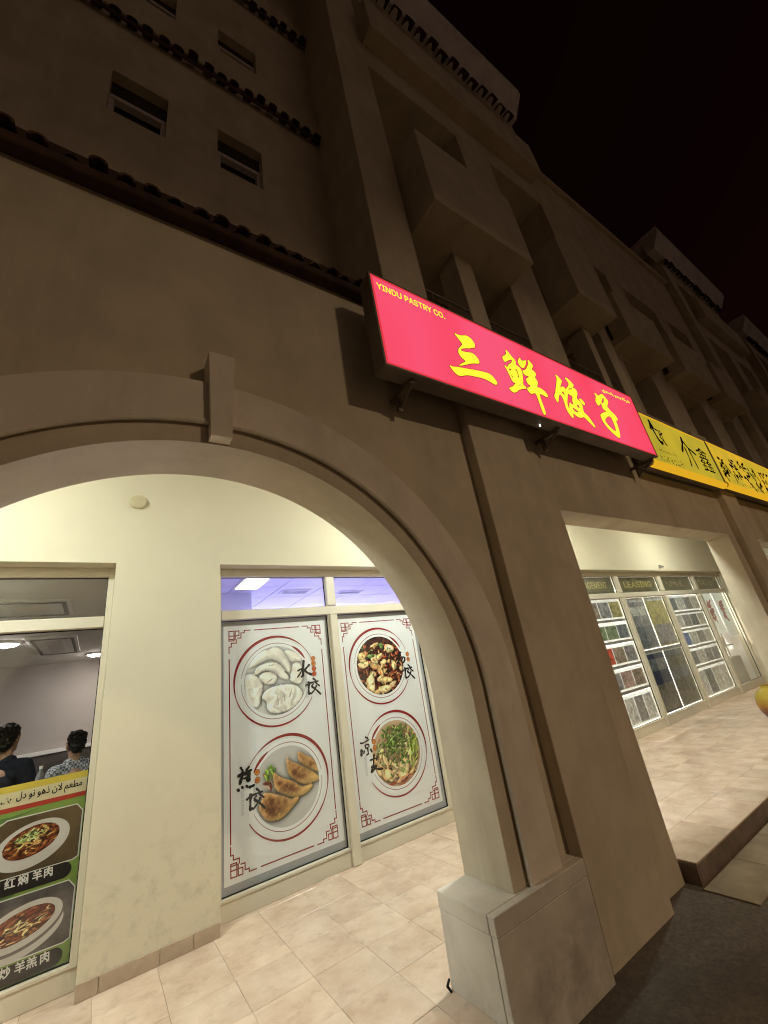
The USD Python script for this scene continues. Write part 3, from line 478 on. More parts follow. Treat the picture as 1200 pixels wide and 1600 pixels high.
for a, b, c, d in wins:
    w = holder(main, 'upper_window')
    zt = c + (d-c)*.56
    part(w, 'pane', bx(a, b, YU+.14, YU+.15, c, zt), m_dark)
    part(w, 'shutter', bx(a, b, YU+.11, YU+.14, zt+.06, d), m_dark_in)
    part(w, 'frame', [bx(a, b, YU+.06, YU+.13, zt, zt+.06), bx(a, a+.05, YU+.07, YU+.138, c, zt), bx(b-.05, b, YU+.07, YU+.138, c, zt)], m_white_frame)
roof_tiles(main, 'upper_eave', -1.9, 2.02, .165, 2.875, 9.025, .125, .056, .3, [bx(-7, 2.04, 2.92, YU-.0605, 8.97, 9.05)])
roof_tiles(main, 'top_eave', -1.9, 2.02, .165, 2.875, 11.865, .125, .056, .3, [bx(-7, 2.04, 2.92, YU-.0605, 11.81, 11.89)])

# ---- balcony towers: the same bay is repeated along the street
def balcony(parent, x0, x1, z0, z1, yf=1.807):
    b = holder(parent, 'balcony')
    part(b, 'floor_slab', bx(x0, x1, yf, 2.9, z0, z0+.16, .006), m_wall)
    part(b, 'front_parapet', bx(x0, x1, yf, yf+.12, z0+.16, z1, .006), m_wall)
    part(b, 'side_parapet', bx(x0, x0+.12, yf+.12, 2.3, z0+.16, z1, .006), m_wall)
    part(b, 'side_parapet', bx(x1-.12, x1, yf+.12, 2.3, z0+.16, z1, .006), m_wall)
    d = bx(x0+.25, x0+1.05, 3.14, 3.19, z0+.16, z0+2.3)
    part(b, 'balcony_door', d, m_dark_in)
def tower(parent, x0, ztop=14.0, left_return=True):
    """Bay from x0 (its left pier) about 5.2 m wide."""
    X = lambda d: x0 + d
    P = lambda *a, **k: part(parent, *a, **k)
    P('bay_pier', bx(X(0), X(.59), YW, 3.4, 5.02, ztop, .006), m_wall)
    P('bay_back_wall', bx(X(.59), X(4.85), 3.2, 3.5, 5.02, ztop), m_wall)
    P('bay_pier', bx(X(2.41), X(3.28), YW, 3.2, 5.02, 10.3, .006), m_wall)
    P('bay_post', bx(X(1.29), X(1.61), YW, 2.5, 5.02, 6.55, .006), m_wall)
    P('bay_post', bx(X(4.25), X(4.45), YW, 2.5, 5.02, 6.55, .006), m_wall)
    P('bay_pier', bx(X(4.85), X(5.22), YW, 3.4, 5.02, ztop, .006), m_wall)
    P('bay_lintel', bx(X(.59), X(4.85), YW, 3.2, 10.3, 11.25, .006), m_wall)
    P('bay_lintel', bx(X(.59), X(4.85), YW+.02, 3.2, 12.9, ztop, .006), m_wall)
    P('bay_upper_parapet', bx(X(.59), X(4.85), YW-.25, YW-.12, 11.05, 11.9, .006), m_wall)
    P('bay_slab', bx(X(.59), X(4.85), YW-.25, 3.2, 10.95, 11.05, .006), m_wall)
    balcony(parent, X(.67), X(2.45), 6.55, 7.95)
    balcony(parent, X(3.58), X(4.7), 6.6, 7.9)
    P('terrace_rail', [cyl((X(.6), 2.22, 5.52), (X(4.8), 2.22, 5.52), .014, 8), cyl((X(.6), 2.22, 5.35), (X(4.8), 2.22, 5.35), .009, 8)]
      + [cyl((X(.7+.5*i), 2.22, 5.02), (X(.7+.5*i), 2.22, 5.52), .008, 6) for i in range(9)], m_metal)
    for d in (1.9, 3.4):
        w = holder(parent, 'terrace_window')
        P2 = T(w.path, w.org)
        part(P2, 'pane', bx(X(d), X(d+.6), 3.15, 3.19, 5.1, 6.4), m_dark)
        part(P2, 'frame', ext(rect(X(d-.05), X(d+.65), 5.1, 6.45).difference(rect(X(d), X(d+.6), 5.1, 6.4)), 3.11, 3.19), m_white_frame)
    V = np.array([(x, y, z) for x in (X(-.75), X(5.2)) for y, z in ((1.765, ztop), (2.06, ztop-.50), (2.30, ztop-.50), (2.30, ztop+.22), (1.765, ztop+.2))])  # underside sloped outward so that it catches the lamp light
    P('roof_cornice', trimesh.convex.convex_hull(V), m_cornice)
    P('roof_slab', bx(X(-.75), X(5.2), 2.3, 3.6, ztop+.002, ztop+.2), m_cornice)
    roof_tiles(parent, 'roof_edge', X(.0), X(5.1), .30, 2.02, ztop-.60, .16, .11, .3)
tower(main, 2.05)
# lower middle wing between the two towers
P = lambda *a, **k: part(main, *a, **k)
mid = rect(7.27, 14.98, 5.02, 12.5)
for a, b, c, d in ((7.9, 9.5, 8.0, 9.9), (10.3, 12.1, 8.0, 9.9), (12.8, 14.2, 8.0, 9.9), (8.1, 9.3, 5.4, 6.7), (10.5, 11.9, 5.4, 6.7), (12.9, 14.0, 5.4, 6.7)): mid = mid.difference(rect(a, b, c, d))
P('wing_wall', ext(mid, 2.4, 2.75), m_wall)
P('wing_back_wall', bx(7.27, 14.98, 3.4, 3.6, 5.02, 12.5), m_wall)
P('wing_floor', bx(7.27, 14.98, 2.75, 3.4, 7.3, 7.45), m_wall)
P('wing_roof', bx(7.27, 14.98, 2.3, 6, 12.5, 12.65, .01), m_wall)
for a, b in ((7.8, 9.6), (10.2, 12.2), (12.7, 14.3)): balcony(main, a, b, 6.85, 8.0, 2.0)
P('building_core', bx(-7, 7.2, 3.55, 12, 5.2, 14.0), m_wall)
P('wing_core', bx(7.2, 14.98, 3.7, 12, 5.2, 12.45), m_wall)

def far_building(x0, label):
    b = thing('far_apartment_building', (x0, 2.5, -.141), label, 'building', 'apartment blocks further down the street')
    part(b, 'ground_floor_wall', bx(x0, x0+5.22, YW, 3.4, -.16, 5.02), m_wall)
    part(b, 'side_wall', bx(x0-.02, x0+.0, YW+.01, 12, -.16, 14.0), m_wall)
    tower(b, x0)
    part(b, 'building_core', bx(x0+.01, x0+5.2, 3.55, 12, 0, 14.0), m_wall)
    part(b, 'side_wing', bx(x0+5.25, x0+7.4, 2.4, 11, -.16, 12.5), m_wall)
    return b
far_building(15.06, 'second apartment block with pale roof soffit, just past the nearest one')
far_building(23.5, 'farthest apartment block at the right edge of the photo')
# ------------------------------------------------------------------ lit signs
m_red_face = EM('red_sign_face', (1.0, 0.055, 0.095), 0.97, 0.9, (0.98, 0.10, 0.20), (0.32, 0.72), (1.6, 1.0, 0.35))
m_red_edge = EM('red_sign_edge', (0.93, 0.055, 0.075), 0.8)
m_yel_let = EM('yellow_sign_lettering', (1.0, 0.93, 0.045), 1.05)
m_let_edge = EM('lettering_outline', (0.55, 0.06, 0.03), 0.75)
sg = thing('red_sign_box', (3.7, 2.0, 3.77), 'long red lit sign box with yellow Chinese lettering', 'sign')
SX0, SX1, SZ0, SZ1, SY = 1.571, 5.905, 3.768, 4.747, 1.85
part(sg, 'case', [bx(SX0, SX1, SY+.006, 2.005, SZ0, SZ1, .008)], m_metal)
part(sg, 'edge_trim', ext(rect(SX0-.004, SX1+.004, SZ0-.004, SZ1+.004).difference(rect(SX0+.012, SX1-.012, SZ0+.012, SZ1-.012)), SY-.004, SY+.03), m_metal)
part(sg, 'face', flat(rect(SX0+.010, SX1-.010, SZ0+.010, SZ1-.010), SY), m_red_face)
part(sg, 'face_border', flat(rect(SX0+.010, SX1-.010, SZ0+.010, SZ1-.010).difference(rect(SX0+.035, SX1-.035, SZ0+.035, SZ1-.035)), SY-.001), m_red_edge)
for ch in SIGN:
    poly = unary_union([ringpoly(r, 2) for r in ch])
    q = part(sg, 'character', flat(poly, SY-.004), m_yel_let)
    part(q, 'outline', flat(poly.buffer(.007), SY-.002), m_let_edge)
tx = meshkit.text_mesh('YINDU PASTRY CO.', .068, .001, bold=True)
k = .75/(tx.bounds[1][0]-tx.bounds[0][0])
def put_text(t, x, z, y, sx=1.0):
    v = t.vertices
    return trimesh.Trimesh(np.c_[x + v[:, 0]*sx, y - v[:, 2], z + v[:, 1]], t.faces, process=False)
part(sg, 'lettering', put_text(tx, 1.632, 4.588, SY-.002, k), m_yel_let, label='YINDU PASTRY CO. in yellow capitals')
ar = glyph(AR2, 0, 0, .1)
lo = ar.bounds
ar = shapely.affinity.affine_transform(ar, [.72/(lo[2]-lo[0]), 0, 0, .085/(lo[3]-lo[1]), 5.053 - lo[0]*.72/(lo[2]-lo[0]), 4.557 - lo[1]*.085/(lo[3]-lo[1])])
part(sg, 'arabic_lettering', flat(ar, SY-.004), m_yel_let)
for xb in (1.86, 3.79, 5.86):
    h = part(sg, 'bracket', [bx(xb-.02, xb+.02, 1.90, YW-.10 if 2.6 < xb < 3.42 else YW, 3.728, 3.764), bx(xb-.02, xb+.02, 2.10, 2.135, 3.60, 3.728),
                              cyl((xb, 1.92, 3.73), (xb, 2.12, 3.62), .012, 8)], m_metal)
part(sg, 'indicator_lamp', bx(3.525, 3.537, 1.94, 1.952, 3.745, 3.768), EM('indicator_white', (1, 1, .95), 1.5))

m_yface = EM('yellow_sign_face', (0.66, 0.48, 0.035), 0.85, 1.6, (0.48, 0.39, 0.035), (0.3, 0.7))
m_yface2 = EM('orange_sign_face', (0.80, 0.47, 0.03), 0.95, 2.2, (0.55, 0.40, 0.03), (0.3, 0.7))
m_ylip = EM('orange_sign_lip', (0.85, 0.45, 0.02), 0.9)
m_black = ink('black_ink', (0.012, 0.011, 0.010))
m_olive = ink('olive_ink', (0.16, 0.13, 0.02))
def yellow_sign(name, x0, x1, y, zb, zt, face, label):
    s = thing(name, ((x0+x1)/2, y, zb), label, 'sign')
    part(s, 'case', bx(x0, x1, y+.006, 2.14, zb, zt, .006), m_metal)
    part(s, 'face', flat(rect(x0+.004, x1-.004, zb+.09, zt-.03), y), face)
    # the sheet is rolled back along the lower and upper edges
    V, F = [], []
    pr = [(y, zb+.09), (y-.022, zb+.06), (y-.024, zb+.025), (y+.002, zb-.012), (y+.05, zb-.02)]
    for j, (a, b) in enumerate(pr): V += [(x0+.004, a, b), (x1-.004, a, b)]
    for j in range(len(pr)-1): F += [(2*j, 2*j+2, 2*j+3), (2*j, 2*j+3, 2*j+1)]
    part(s, 'rolled_edge', trimesh.Trimesh(V, F, process=False), m_ylip, smooth=True)
    part(s, 'top_edge', bx(x0+.004, x1-.004, y-.004, y+.02, zt-.03, zt, .004), m_ylip)
    return s
ys = yellow_sign('yellow_sign_box', 6.02, 8.70, 1.97, 3.75, 4.67, m_yface, 'yellow lit sign with black Chinese writing, next to the red sign')
def B(*st): return brush([(p, w) for p, w in st])
logo = B(([(6.56, 4.58), (6.57, 4.40), (6.61, 4.25), (6.68, 4.19), (6.72, 4.24)], .075), ([(6.50, 4.42), (6.56, 4.58), (6.62, 4.46)], .05),
         ([(6.64, 4.45), (6.75, 4.44), (6.73, 4.34)], .035), ([(6.73, 4.36), (6.86, 4.42)], .03), ([(6.72, 4.33), (6.84, 4.20)], .04), ([(6.80, 4.46), (6.80, 4.20)], .03))
part(ys, 'logo', flat(logo, 1.967), m_black)
jie = B(([(7.60, 4.50), (7.52, 4.36), (7.37, 4.20)], .07), ([(7.57, 4.46), (7.70, 4.33), (7.92, 4.24)], .06), ([(7.55, 4.30), (7.54, 4.10), (7.47, 3.95)], .05), ([(7.70, 4.30), (7.71, 4.12), (7.72, 3.95)], .055))
part(ys, 'character', flat(jie, 1.967), m_black)
part(ys, 'character', flat(glyph(G7, 7.98, 4.00, .52, 1.0), 1.967), m_black)
def marks(x0, x1, z0, z1, n, w, seed):
    r = np.random.default_rng(seed); out = []
    for i in range(n):
        x, z = r.uniform(x0, x1), r.uniform(z0, z1)
        d = r.uniform(.2, .9)*(z1-z0)*.35
        out.append(([(x, z), (x+d*r.choice([0, 1, .7]), z+d*r.choice([0, .5, -1]))], w*r.uniform(.6, 1.2)))
    return brush(out)
part(ys, 'small_writing', flat(marks(6.42, 7.04, 4.03, 4.075, 34, .014, 3), 1.967), m_olive)
part(ys, 'small_writing', flat(marks(6.34, 7.14, 3.87, 3.96, 40, .017, 4), 1.967), m_olive)
yo = yellow_sign('orange_sign_box', 8.705, 12.9, 1.95, 3.76, 4.66, m_yface2, 'orange-yellow lit sign crowded with black writing at the right edge')
for i in range(7):
    part(yo, 'character', flat(marks(8.82+i*.57, 9.22+i*.57, 3.98, 4.44, 22, .06, 20+i), 1.947), m_black)
part(yo, 'small_writing', flat(marks(8.9, 12.6, 3.89, 3.95, 110, .02, 40), 1.947), m_olive)

# ------------------------------------------------------------------ posters in the middle window
m_film_grey = ink('grey_window_film', (0.40, 0.40, 0.42), .4)
m_film = ink('white_poster_film', (0.92, 0.905, 0.90), .3)
m_red_ink = ink('dark_red_ink', (0.30, 0.018, 0.020))
m_orange_ink = ink('orange_ink', (0.72, 0.26, 0.045))
m_orange_red = ink('orange_red_ink', (0.62, 0.11, 0.03))
m_plate = ink('white_plate_ink', (0.95, 0.945, 0.94))
m_grey_ink = ink('grey_ink', (0.45, 0.45, 0.46))
YF = YG + .016
def food_photo(parent, kind, cx, cz, r, n=150, name='food_photo'):
    """A printed dish: a picture worked out in numbers, one colour per vertex of a fine disc."""
    g = np.linspace(-1, 1, n)
    U, W = np.meshgrid(g, g)
    rg = np.random.default_rng(abs(hash_(kind)))
    def nz(s, seed): return meshkit.fbm(np.stack([U*s+9, W*s+5, U*0+seed], -1), 4, seed)
    img = dish(kind, U, W, nz, rg)
    idx = np.arange(n*n).reshape(n, n)
    a, b, c, d = idx[:-1, :-1].ravel(), idx[:-1, 1:].ravel(), idx[1:, 1:].ravel(), idx[1:, :-1].ravel()
    F = np.vstack([np.c_[a, b, c], np.c_[a, c, d]])
    rr = np.hypot(U, W).ravel()
    keep = (rr[F] <= 1.0).all(1)
    F = F[keep]
    used = np.unique(F); remap = -np.ones(n*n, int); remap[used] = np.arange(len(used))
    V = np.c_[cx+U.ravel()*r, np.full(n*n, YF-.004), cz+W.ravel()*r][used]
    return part(parent, name, trimesh.Trimesh(V, remap[F], process=False), m_print, col=np.clip(img.reshape(-1, 3)[used], 0, 1)**2.2)
def hash_(s): return sum((i+1)*ord(c) for i, c in enumerate(s))
def maskof(poly, U, W, blur=1.0):
    n = U.shape[0]
    im = Image.new('L', (n*2, n*2), 0)
    ImageDraw.Draw(im).polygon([((x+1)/2*(n*2-1), (z+1)/2*(n*2-1)) for x, z in chaikin(poly, 2)], fill=255)
    m = np.asarray(im, float).reshape(n, 2, n, 2).mean((1, 3))/255
    return ndimage.gaussian_filter(m, blur)
class Plate:
    """Colour and relief of a dish, photographed from above with soft light from the upper left."""
    def __init__(s, U, W, col, rg):
        s.U, s.W, s.rg = U, W, rg; s.n = U.shape[0]
        s.C = np.ones(U.shape+(3,))*np.array(col, float); s.H = np.zeros(U.shape); s.G = np.zeros(U.shape)
    def put(s, poly, col, h=1.0, ew=9, rim=None, tex=None, tn=.25, base=None, gloss=.2, keep=False):
        m = maskof(poly, s.U, s.W, .55)
        inside = m > .5
        if not inside.any(): return
        d = ndimage.distance_transform_edt(inside)
        dome = np.sqrt(np.clip(d/ew, 0, 1)*(2-np.clip(d/ew, 0, 1)))
        under = float(np.median(s.H[inside])) if base is None else base
        hh = under + h*dome*1.0 + (0 if tex is None else tex*h*.5*dome)
        t = np.clip(d/ew, 0, 1)[..., None]
        c = np.array(col, float) if rim is None else np.array(rim)*(1-t**.7) + np.array(col)*t**.7
        c = c*(1-tn+2*tn*(tex if tex is not None else .5))[..., None] if tex is not None else c*np.ones_like(s.C)
        a = m[..., None]
        s.C = s.C*(1-a) + c*a
        s.H = np.where(inside, hh, s.H); s.G = np.where(inside, gloss, s.G)
        return m
    def blob(s, x, z, rx, rz, ang, col, **k):
        q = s.rg.uniform(.65, 1.15, 9); t = np.arange(9)*2*math.pi/9
        px, pz = rx*q*np.cos(t), rz*q*np.sin(t)
        s.put([(x+a*math.cos(ang)-b*math.sin(ang), z+a*math.sin(ang)+b*math.cos(ang)) for a, b in zip(px, pz)], col, **k)
    def strip(s, x, z, L, w, ang, bend, col, **k):
        t = np.linspace(-.5, .5, 9); a = ang + bend*t
        cx = x + np.cumsum(np.cos(a))*L/9; cz = z + np.cumsum(np.sin(a))*L/9
        cx -= cx.mean()-x; cz -= cz.mean()-z
        ww = w*(1-(2*t)**4*.6)
        s.put([(p-q*math.sin(b), r+q*math.cos(b)) for p, r, q, b in zip(cx, cz, ww, a)] + [(p+q*math.sin(b), r-q*math.cos(b)) for p, r, q, b in zip(cx[::-1], cz[::-1], ww[::-1], a[::-1])], col, **k)
    def shade(s, k=3.0, ao=.55, amb=.62):
        H = ndimage.gaussian_filter(s.H, .9)*k
        gz, gx = np.gradient(H)
        nl = 1/np.sqrt(1+gx**2+gz**2)
        lam = np.clip((gx*.40 - gz*.55 + .75)*nl, 0, 2)
        occ = np.clip((ndimage.gaussian_filter(s.H, 5)-s.H)*ao, -.18, .65)
        out = s.C*(amb + (1-amb)*lam/.75)[..., None]*(1-occ)[..., None]
        hi = np.clip((gx*.45 - gz*.6 + .66)*nl, 0, 1)**22
        return out + (hi*s.G)[..., None]*.55
def dish(kind, U, W, nz, rg):
    n1, n2, n3 = nz(4, 3), nz(11, 8), nz(22, 5)
    if kind == 'A':      # boiled dumplings
        P = Plate(U, W, (.90, .885, .865), rg)
        fold = (.5+.5*np.sin(U*15+n1*9+W*2))*.5 + n1*.3
        for i, p in enumerate(FA):
            P.put(p, (.95, .92, .875), h=1.7, ew=22, rim=(.90, .87, .82), tex=np.where(W < -.15, fold, n1*.6), tn=.09, gloss=.22, base=.12*i)
        for x, z, a in ((-.62, .30, .7), (-.25, -.02, .4), (.36, .1, 2.2), (-.5, -.55, 1.5), (.2, -.5, 1.7), (.0, -.6, 1.5), (.42, -.42, 1.2), (-.1, .45, .2)):
            P.strip(x, z, .34, .016, a, .6, (.84, .79, .71), h=-.45, ew=3)
        return P.shade(2.2, .5, .64)
    if kind == 'B':      # pan-fried dumplings
        P = Plate(U, W, (.83, .815, .80), rg)
        P.put(FBG[1], (.42, .12, .11), h=.8, ew=5, tex=n2)
        for k in range(14): P.strip(-.52+rg.normal(0, .07), .42+rg.normal(0, .10), .22, .022, rg.uniform(.7, 2.2), rg.uniform(-1, 1), [(.42, .58, .20), (.60, .72, .30), (.30, .44, .12)][k % 3], h=.7, ew=3, tex=n2)
        for k in range(10): P.strip(-.5+rg.normal(0, .12), .08+rg.normal(0, .06), .2, .02, rg.uniform(0, 3), rg.uniform(-1, 1), [(.80, .74, .62), (.45, .16, .13)][k % 2], h=.5, ew=3)
        for i, p in enumerate(FB):
            q = np.array(p); lo, hi = q[:, 1].min(), q[:, 1].max()
            m = P.put(p, (.62, .43, .26), h=2.2, ew=20, rim=(.80, .64, .42), tex=n1, tn=.25, gloss=.45, base=.25*i)
            dk = np.clip((n1*.6+n2*.5-.47)*4.2, 0, 1)*m*np.clip(ndimage.distance_transform_edt(m > .5)/9, 0, 1)
            P.C = P.C*(1-.8*dk[..., None]) + np.array([.30, .15, .085])*(.8*dk[..., None])
            pale = (np.clip((lo+.30*(hi-lo)-W+.35*(U-q[:, 0].mean()))/.22, 0, 1)*m*.7)[..., None]
            P.C = P.C*(1-pale) + np.array([.84, .70, .44])*pale
            ridge = np.clip((n3-.5)*3, 0, 1)*m; P.H += ridge*.25
        return P.shade(1.7, .5, .55)
    if kind == 'C':      # dumplings in dark soup
        P = Plate(U, W, (.20, .13, .115), rg)
        P.C = P.C + np.clip((n2-.42)*3, 0, 1)[..., None]*np.array([.30, .12, .07])
        for k in range(260):
            x, z = rg.uniform(-.95, .95), rg.uniform(-1, .70)
            P.strip(x, z, rg.uniform(.08, .24), rg.uniform(.012, .03), rg.uniform(0, 3.14), rg.uniform(-2, 2), [(.60, .28, .18), (.44, .18, .12), (.74, .46, .30), (.34, .16, .13), (.86, .70, .52)][rg.integers(5)], h=.6, ew=3, tex=n2, gloss=.5)
        for k in range(34):
            a = rg.uniform(0, 6.28); r = rg.uniform(.1, .9)
            P.blob(r*math.cos(a), r*math.sin(a)-.1, rg.uniform(.10, .19), rg.uniform(.06, .12), rg.uniform(0, 3.1), [(.90, .80, .58), (.84, .66, .46), (.92, .86, .74)][k % 3], h=1.2, ew=9, tex=n2, tn=.3, rim=(.80, .62, .40), gloss=.5)
        for i, p in enumerate(FC):
            P.put(p, [(.94, .84, .60), (.93, .82, .66), (.92, .86, .70)][i % 3] if i < 9 else (.90, .84, .80), h=1.6, ew=9, rim=(.80, .63, .40), tex=n2, tn=.25, gloss=.5)
            q = np.array(p).mean(0)
            P.blob(q[0]+.03, q[1]-.02, .06, .03, rg.uniform(0, 3), (.74, .52, .30), h=-.5, ew=4)
        for p in FCG: P.put(p, (.40, .52, .30), h=.9, ew=5, tex=n3, tn=.5)
        for k in range(30): P.strip(rg.normal(0, .45), rg.normal(.1, .4), .12, .02, rg.uniform(0, 3), 1, [(.36, .48, .24), (.62, .70, .44), (.84, .34, .20)][k % 3], h=.5, ew=2)
        return P.shade(1.8, .5, .55)
    if kind == 'D':      # cold noodles
        P = Plate(U, W, (.86, .72, .58), rg)
        for k in range(60):
            a = rg.uniform(-2.9, .2); r = rg.uniform(.45, 1.0)
            P.strip(r*math.cos(a)*.9, r*math.sin(a)*.9+.05, rg.uniform(.3, .6), rg.uniform(.035, .07), a+1.57+rg.normal(0, .5), rg.uniform(-1.5, 1.5), [(.93, .84, .66), (.90, .78, .58), (.86, .66, .48), (.94, .88, .76)][rg.integers(4)], h=.8, ew=5, rim=(.80, .62, .42), tex=n2, tn=.15, gloss=.4)
        for k in range(34):
            P.strip(.72+rg.normal(0, .11), .05+rg.normal(0, .26), rg.uniform(.4, .7), .022, 1.35+rg.normal(0, .25), rg.uniform(-.8, .8), [(.66, .70, .32), (.78, .80, .48), (.52, .58, .24)][k % 3], h=.7, ew=3, gloss=.4)
        for p in FD: P.put(p, (.94, .85, .66), h=1.4, ew=9, rim=(.80, .62, .40), tex=n2, tn=.2, gloss=.5)
        for k in range(60):
            P.blob(rg.normal(.12, .34), rg.normal(.30, .26), .07, .045, rg.uniform(0, 3), [(.52, .36, .26), (.66, .46, .36), (.42, .27, .19), (.76, .52, .42)][rg.integers(4)], h=.8, ew=4, tex=n2, gloss=.3)
        for k in range(280):
            x, z = rg.normal(.02, .30), rg.normal(.30, .34)
            if math.hypot(x, z) > .9: continue
            P.strip(x, z, rg.uniform(.07, .22), rg.uniform(.012, .035), rg.uniform(0, 3.14), rg.uniform(-2, 2), [(.34, .46, .20), (.26, .36, .15), (.50, .60, .30), (.42, .44, .26), (.70, .74, .50)][rg.integers(5)], h=.5, ew=3, tex=n3, tn=.3)
        for k in range(16): P.strip(.15+rg.normal(0, .3), -.86+rg.normal(0, .05), .35, .03, rg.normal(.1, .2), .6, [(.78, .40, .24), (.66, .26, .14), (.90, .62, .48)][k % 3], h=.4, ew=4, gloss=.6)
        return P.shade(1.7, .5, .56)
    # stews for the menu poster
    P = Plate(U, W, (.42, .19, .09), rg)
    pal = [(.62, .38, .20), (.76, .56, .33), (.44, .22, .11), (.84, .72, .46), (.56, .30, .16)] if kind == 'E' else [(.60, .30, .19), (.78, .62, .42), (.48, .19, .12), (.66, .42, .33), (.84, .80, .52)]
    for i in range(85):
        a = rg.uniform(0, 6.28); r = math.sqrt(rg.uniform(0, .85))
        P.blob(r*math.cos(a), r*math.sin(a), rg.uniform(.12, .26), rg.uniform(.07, .13), rg.uniform(0, 3.1), pal[rg.integers(5)], h=1.5, ew=10, tex=n2, tn=.35, rim=(.40, .20, .10), gloss=.5)
    for i in range(26):
        P.strip(rg.normal(0, .4), rg.normal(-.1, .35), rg.uniform(.25, .5), .03, rg.uniform(0, 3.1), rg.uniform(-3, 3), (.86, .80, .58) if kind == 'F' else (.80, .66, .42), h=.6, ew=3, gloss=.4)
    if kind == 'E':
        for i in range(90): P.strip(rg.normal(-.05, .26), rg.normal(.40, .17), rg.uniform(.1, .24), .026, rg.uniform(0, 3.1), 1, [(.66, .72, .44), (.48, .58, .28), (.80, .84, .62)][i % 3], h=.5, ew=3)
    return P.shade(1.6, .5, .55)

def arc_band(cx, cz, r, a0, a1, w0, w1, n=60):
    """A brush-like arc from angle a0 to a1 (degrees) whose width swells between its ends."""
    t = np.linspace(0, 1, n); a = np.radians(a0 + (a1-a0)*t)
    w = w0 + (w1-w0)*np.sin(math.pi*np.clip(t*1.0, 0, 1))**.8
    o = np.c_[cx+(r+w/2)*np.cos(a), cz+(r+w/2)*np.sin(a)]; i = np.c_[cx+(r-w/2)*np.cos(a), cz+(r-w/2)*np.sin(a)]
    return Polygon(np.vstack([o, i[::-1]])).buffer(0)
def dish_print(parent, kind, cx, cz, r, mirror):
    s = -1 if mirror else 1
    A = lambda a: a if not mirror else 180-a
    ro = r*1.285
    part(parent, 'plate', flat(disc(cx, cz, r*1.19), YF-.0025), m_plate)
    food_photo(parent, kind, cx, cz, r)
    swash = unary_union([arc_band(cx, cz, ro, A(45), A(200), .004, .028), arc_band(cx, cz, ro, A(20), A(60), .003, .006),
                         arc_band(cx, cz, ro, A(195), A(330), .006, .016), arc_band(cx, cz, ro*.985, A(215), A(300), .002, .006),
                         arc_band(cx, cz, r*1.09, A(28), A(62), .002, .026)])
    part(parent, 'red_ring', flat(swash, YF-.003), m_red_ink)
    part(parent, 'thin_ring', flat(unary_union([arc_band(cx, cz, r*1.085, A(60), A(172), .003, .006), arc_band(cx, cz, r*1.085, A(180), A(335), .003, .006)]), YF-.0035), m_red_ink)
def key_corner(x, z, sx, sz):
    """Chinese key fret for one corner of the border."""
    u = .050; w = .0098
    L = [[(0, 0), (u, 0), (u, u*1.9), (0, u*1.9), (0, 0)], [(0, u*.95), (2*u, u*.95), (2*u, 0), (u*1.25, 0), (u*1.25, u*1.6), (0, u*1.6)],
         [(u*2.1, 0), (u*2.1, u*.75)], [(0, u*2.2), (u*.7, u*2.2)],
         [(u*1.7, u*1.45), (u*2.4, u*1.45), (u*2.4, u*.45), (u*3.1, u*.45), (u*3.1, 0), (u*4.3, 0)],
         [(u*1.45, u*1.7), (u*1.45, u*2.4), (u*.45, u*2.4), (u*.45, u*3.1), (0, u*3.1), (0, u*4.3)]]
    L = L[:2] + L[4:]
    return unary_union([LineString([(x+sx*a, z+sz*b) for a, b in l]).buffer(w/2, cap_style=3, join_style=2) for l in L])
def poster(xg0, xg1, xw0, xw1, xb0, xb1, label, dishes, texts):
    p = thing('food_poster', ((xg0+xg1)/2, YF, .15), label, 'poster', 'food posters in the middle window')
    part(p, 'backing_film', bx(xg0, xg1, YF, YF+.003, .154, 2.397), m_film_grey)
    part(p, 'white_field', flat(rect(xw0, xw1, .212, 2.349), YF-.0012), m_film)
    b = unary_union([key_corner(xb0, 2.296, 1, -1), key_corner(xb1, 2.296, -1, -1), key_corner(xb0, .26, 1, 1), key_corner(xb1, .26, -1, 1)]
                    + [LineString(l).buffer(.0052, cap_style=2) for l in ([(xb0+.255, 2.294), (xb1-.255, 2.294)], [(xb0+.255, .262), (xb1-.255, .262)], [(xb0+.001, .49), (xb0+.001, 2.025)], [(xb1-.001, .49), (xb1-.001, 2.03)])])
    part(p, 'border', flat(b, YF-.002), m_red_ink)
    for d in dishes: dish_print(p, *d)
    for strokes in texts[0]: part(p, 'character', flat(strokes, YF-.005), m_black)
    for cx, cz, mt in texts[1]:
        q = part(p, 'orange_dot', flat(disc(cx, cz, .0265, 24), YF-.0052), mt)
        part(q, 'dot_rim', flat(disc(cx, cz, .0265, 24).difference(disc(cx, cz, .0225, 24)), YF-.0056), m_red_ink)
        part(q, 'dot_character', flat(marks(cx-.012, cx+.008, cz-.012, cz+.012, 5, .005, int(cx*1000) % 97), YF-.006), m_red_ink)
    for x, z in texts[2]:
        t = meshkit.text_mesh('DELICIOUS', .021, .0005)
        v = t.vertices
        part(p, 'small_lettering', trimesh.Trimesh(np.c_[x + v[:, 1], YF-.0055 - v[:, 2], z - v[:, 0]*1.15], t.faces, process=False), m_grey_ink)
    return p
DX = 1.29
poster(.978, 2.178, 1.017, 2.155, 1.071, 2.086, 'white window poster of boiled and pan-fried dumplings, left of the mullion',
       [('A', 1.55, 1.772, .338, False), ('B', 1.604, .814, .333, True)],
       ([brush(SHUI), brush(JIAO), brush(JIAN), brush(JIAO, -.647, -.878)], [(1.970, 1.937, m_orange_ink), (1.970, 1.884, m_orange_ink), (1.971, 1.831, m_orange_red), (1.970, 1.778, m_orange_red), (1.316, .985, m_orange_ink), (1.318, .920, m_orange_ink)],
        [(1.862, 1.735), (1.168, .865)]))
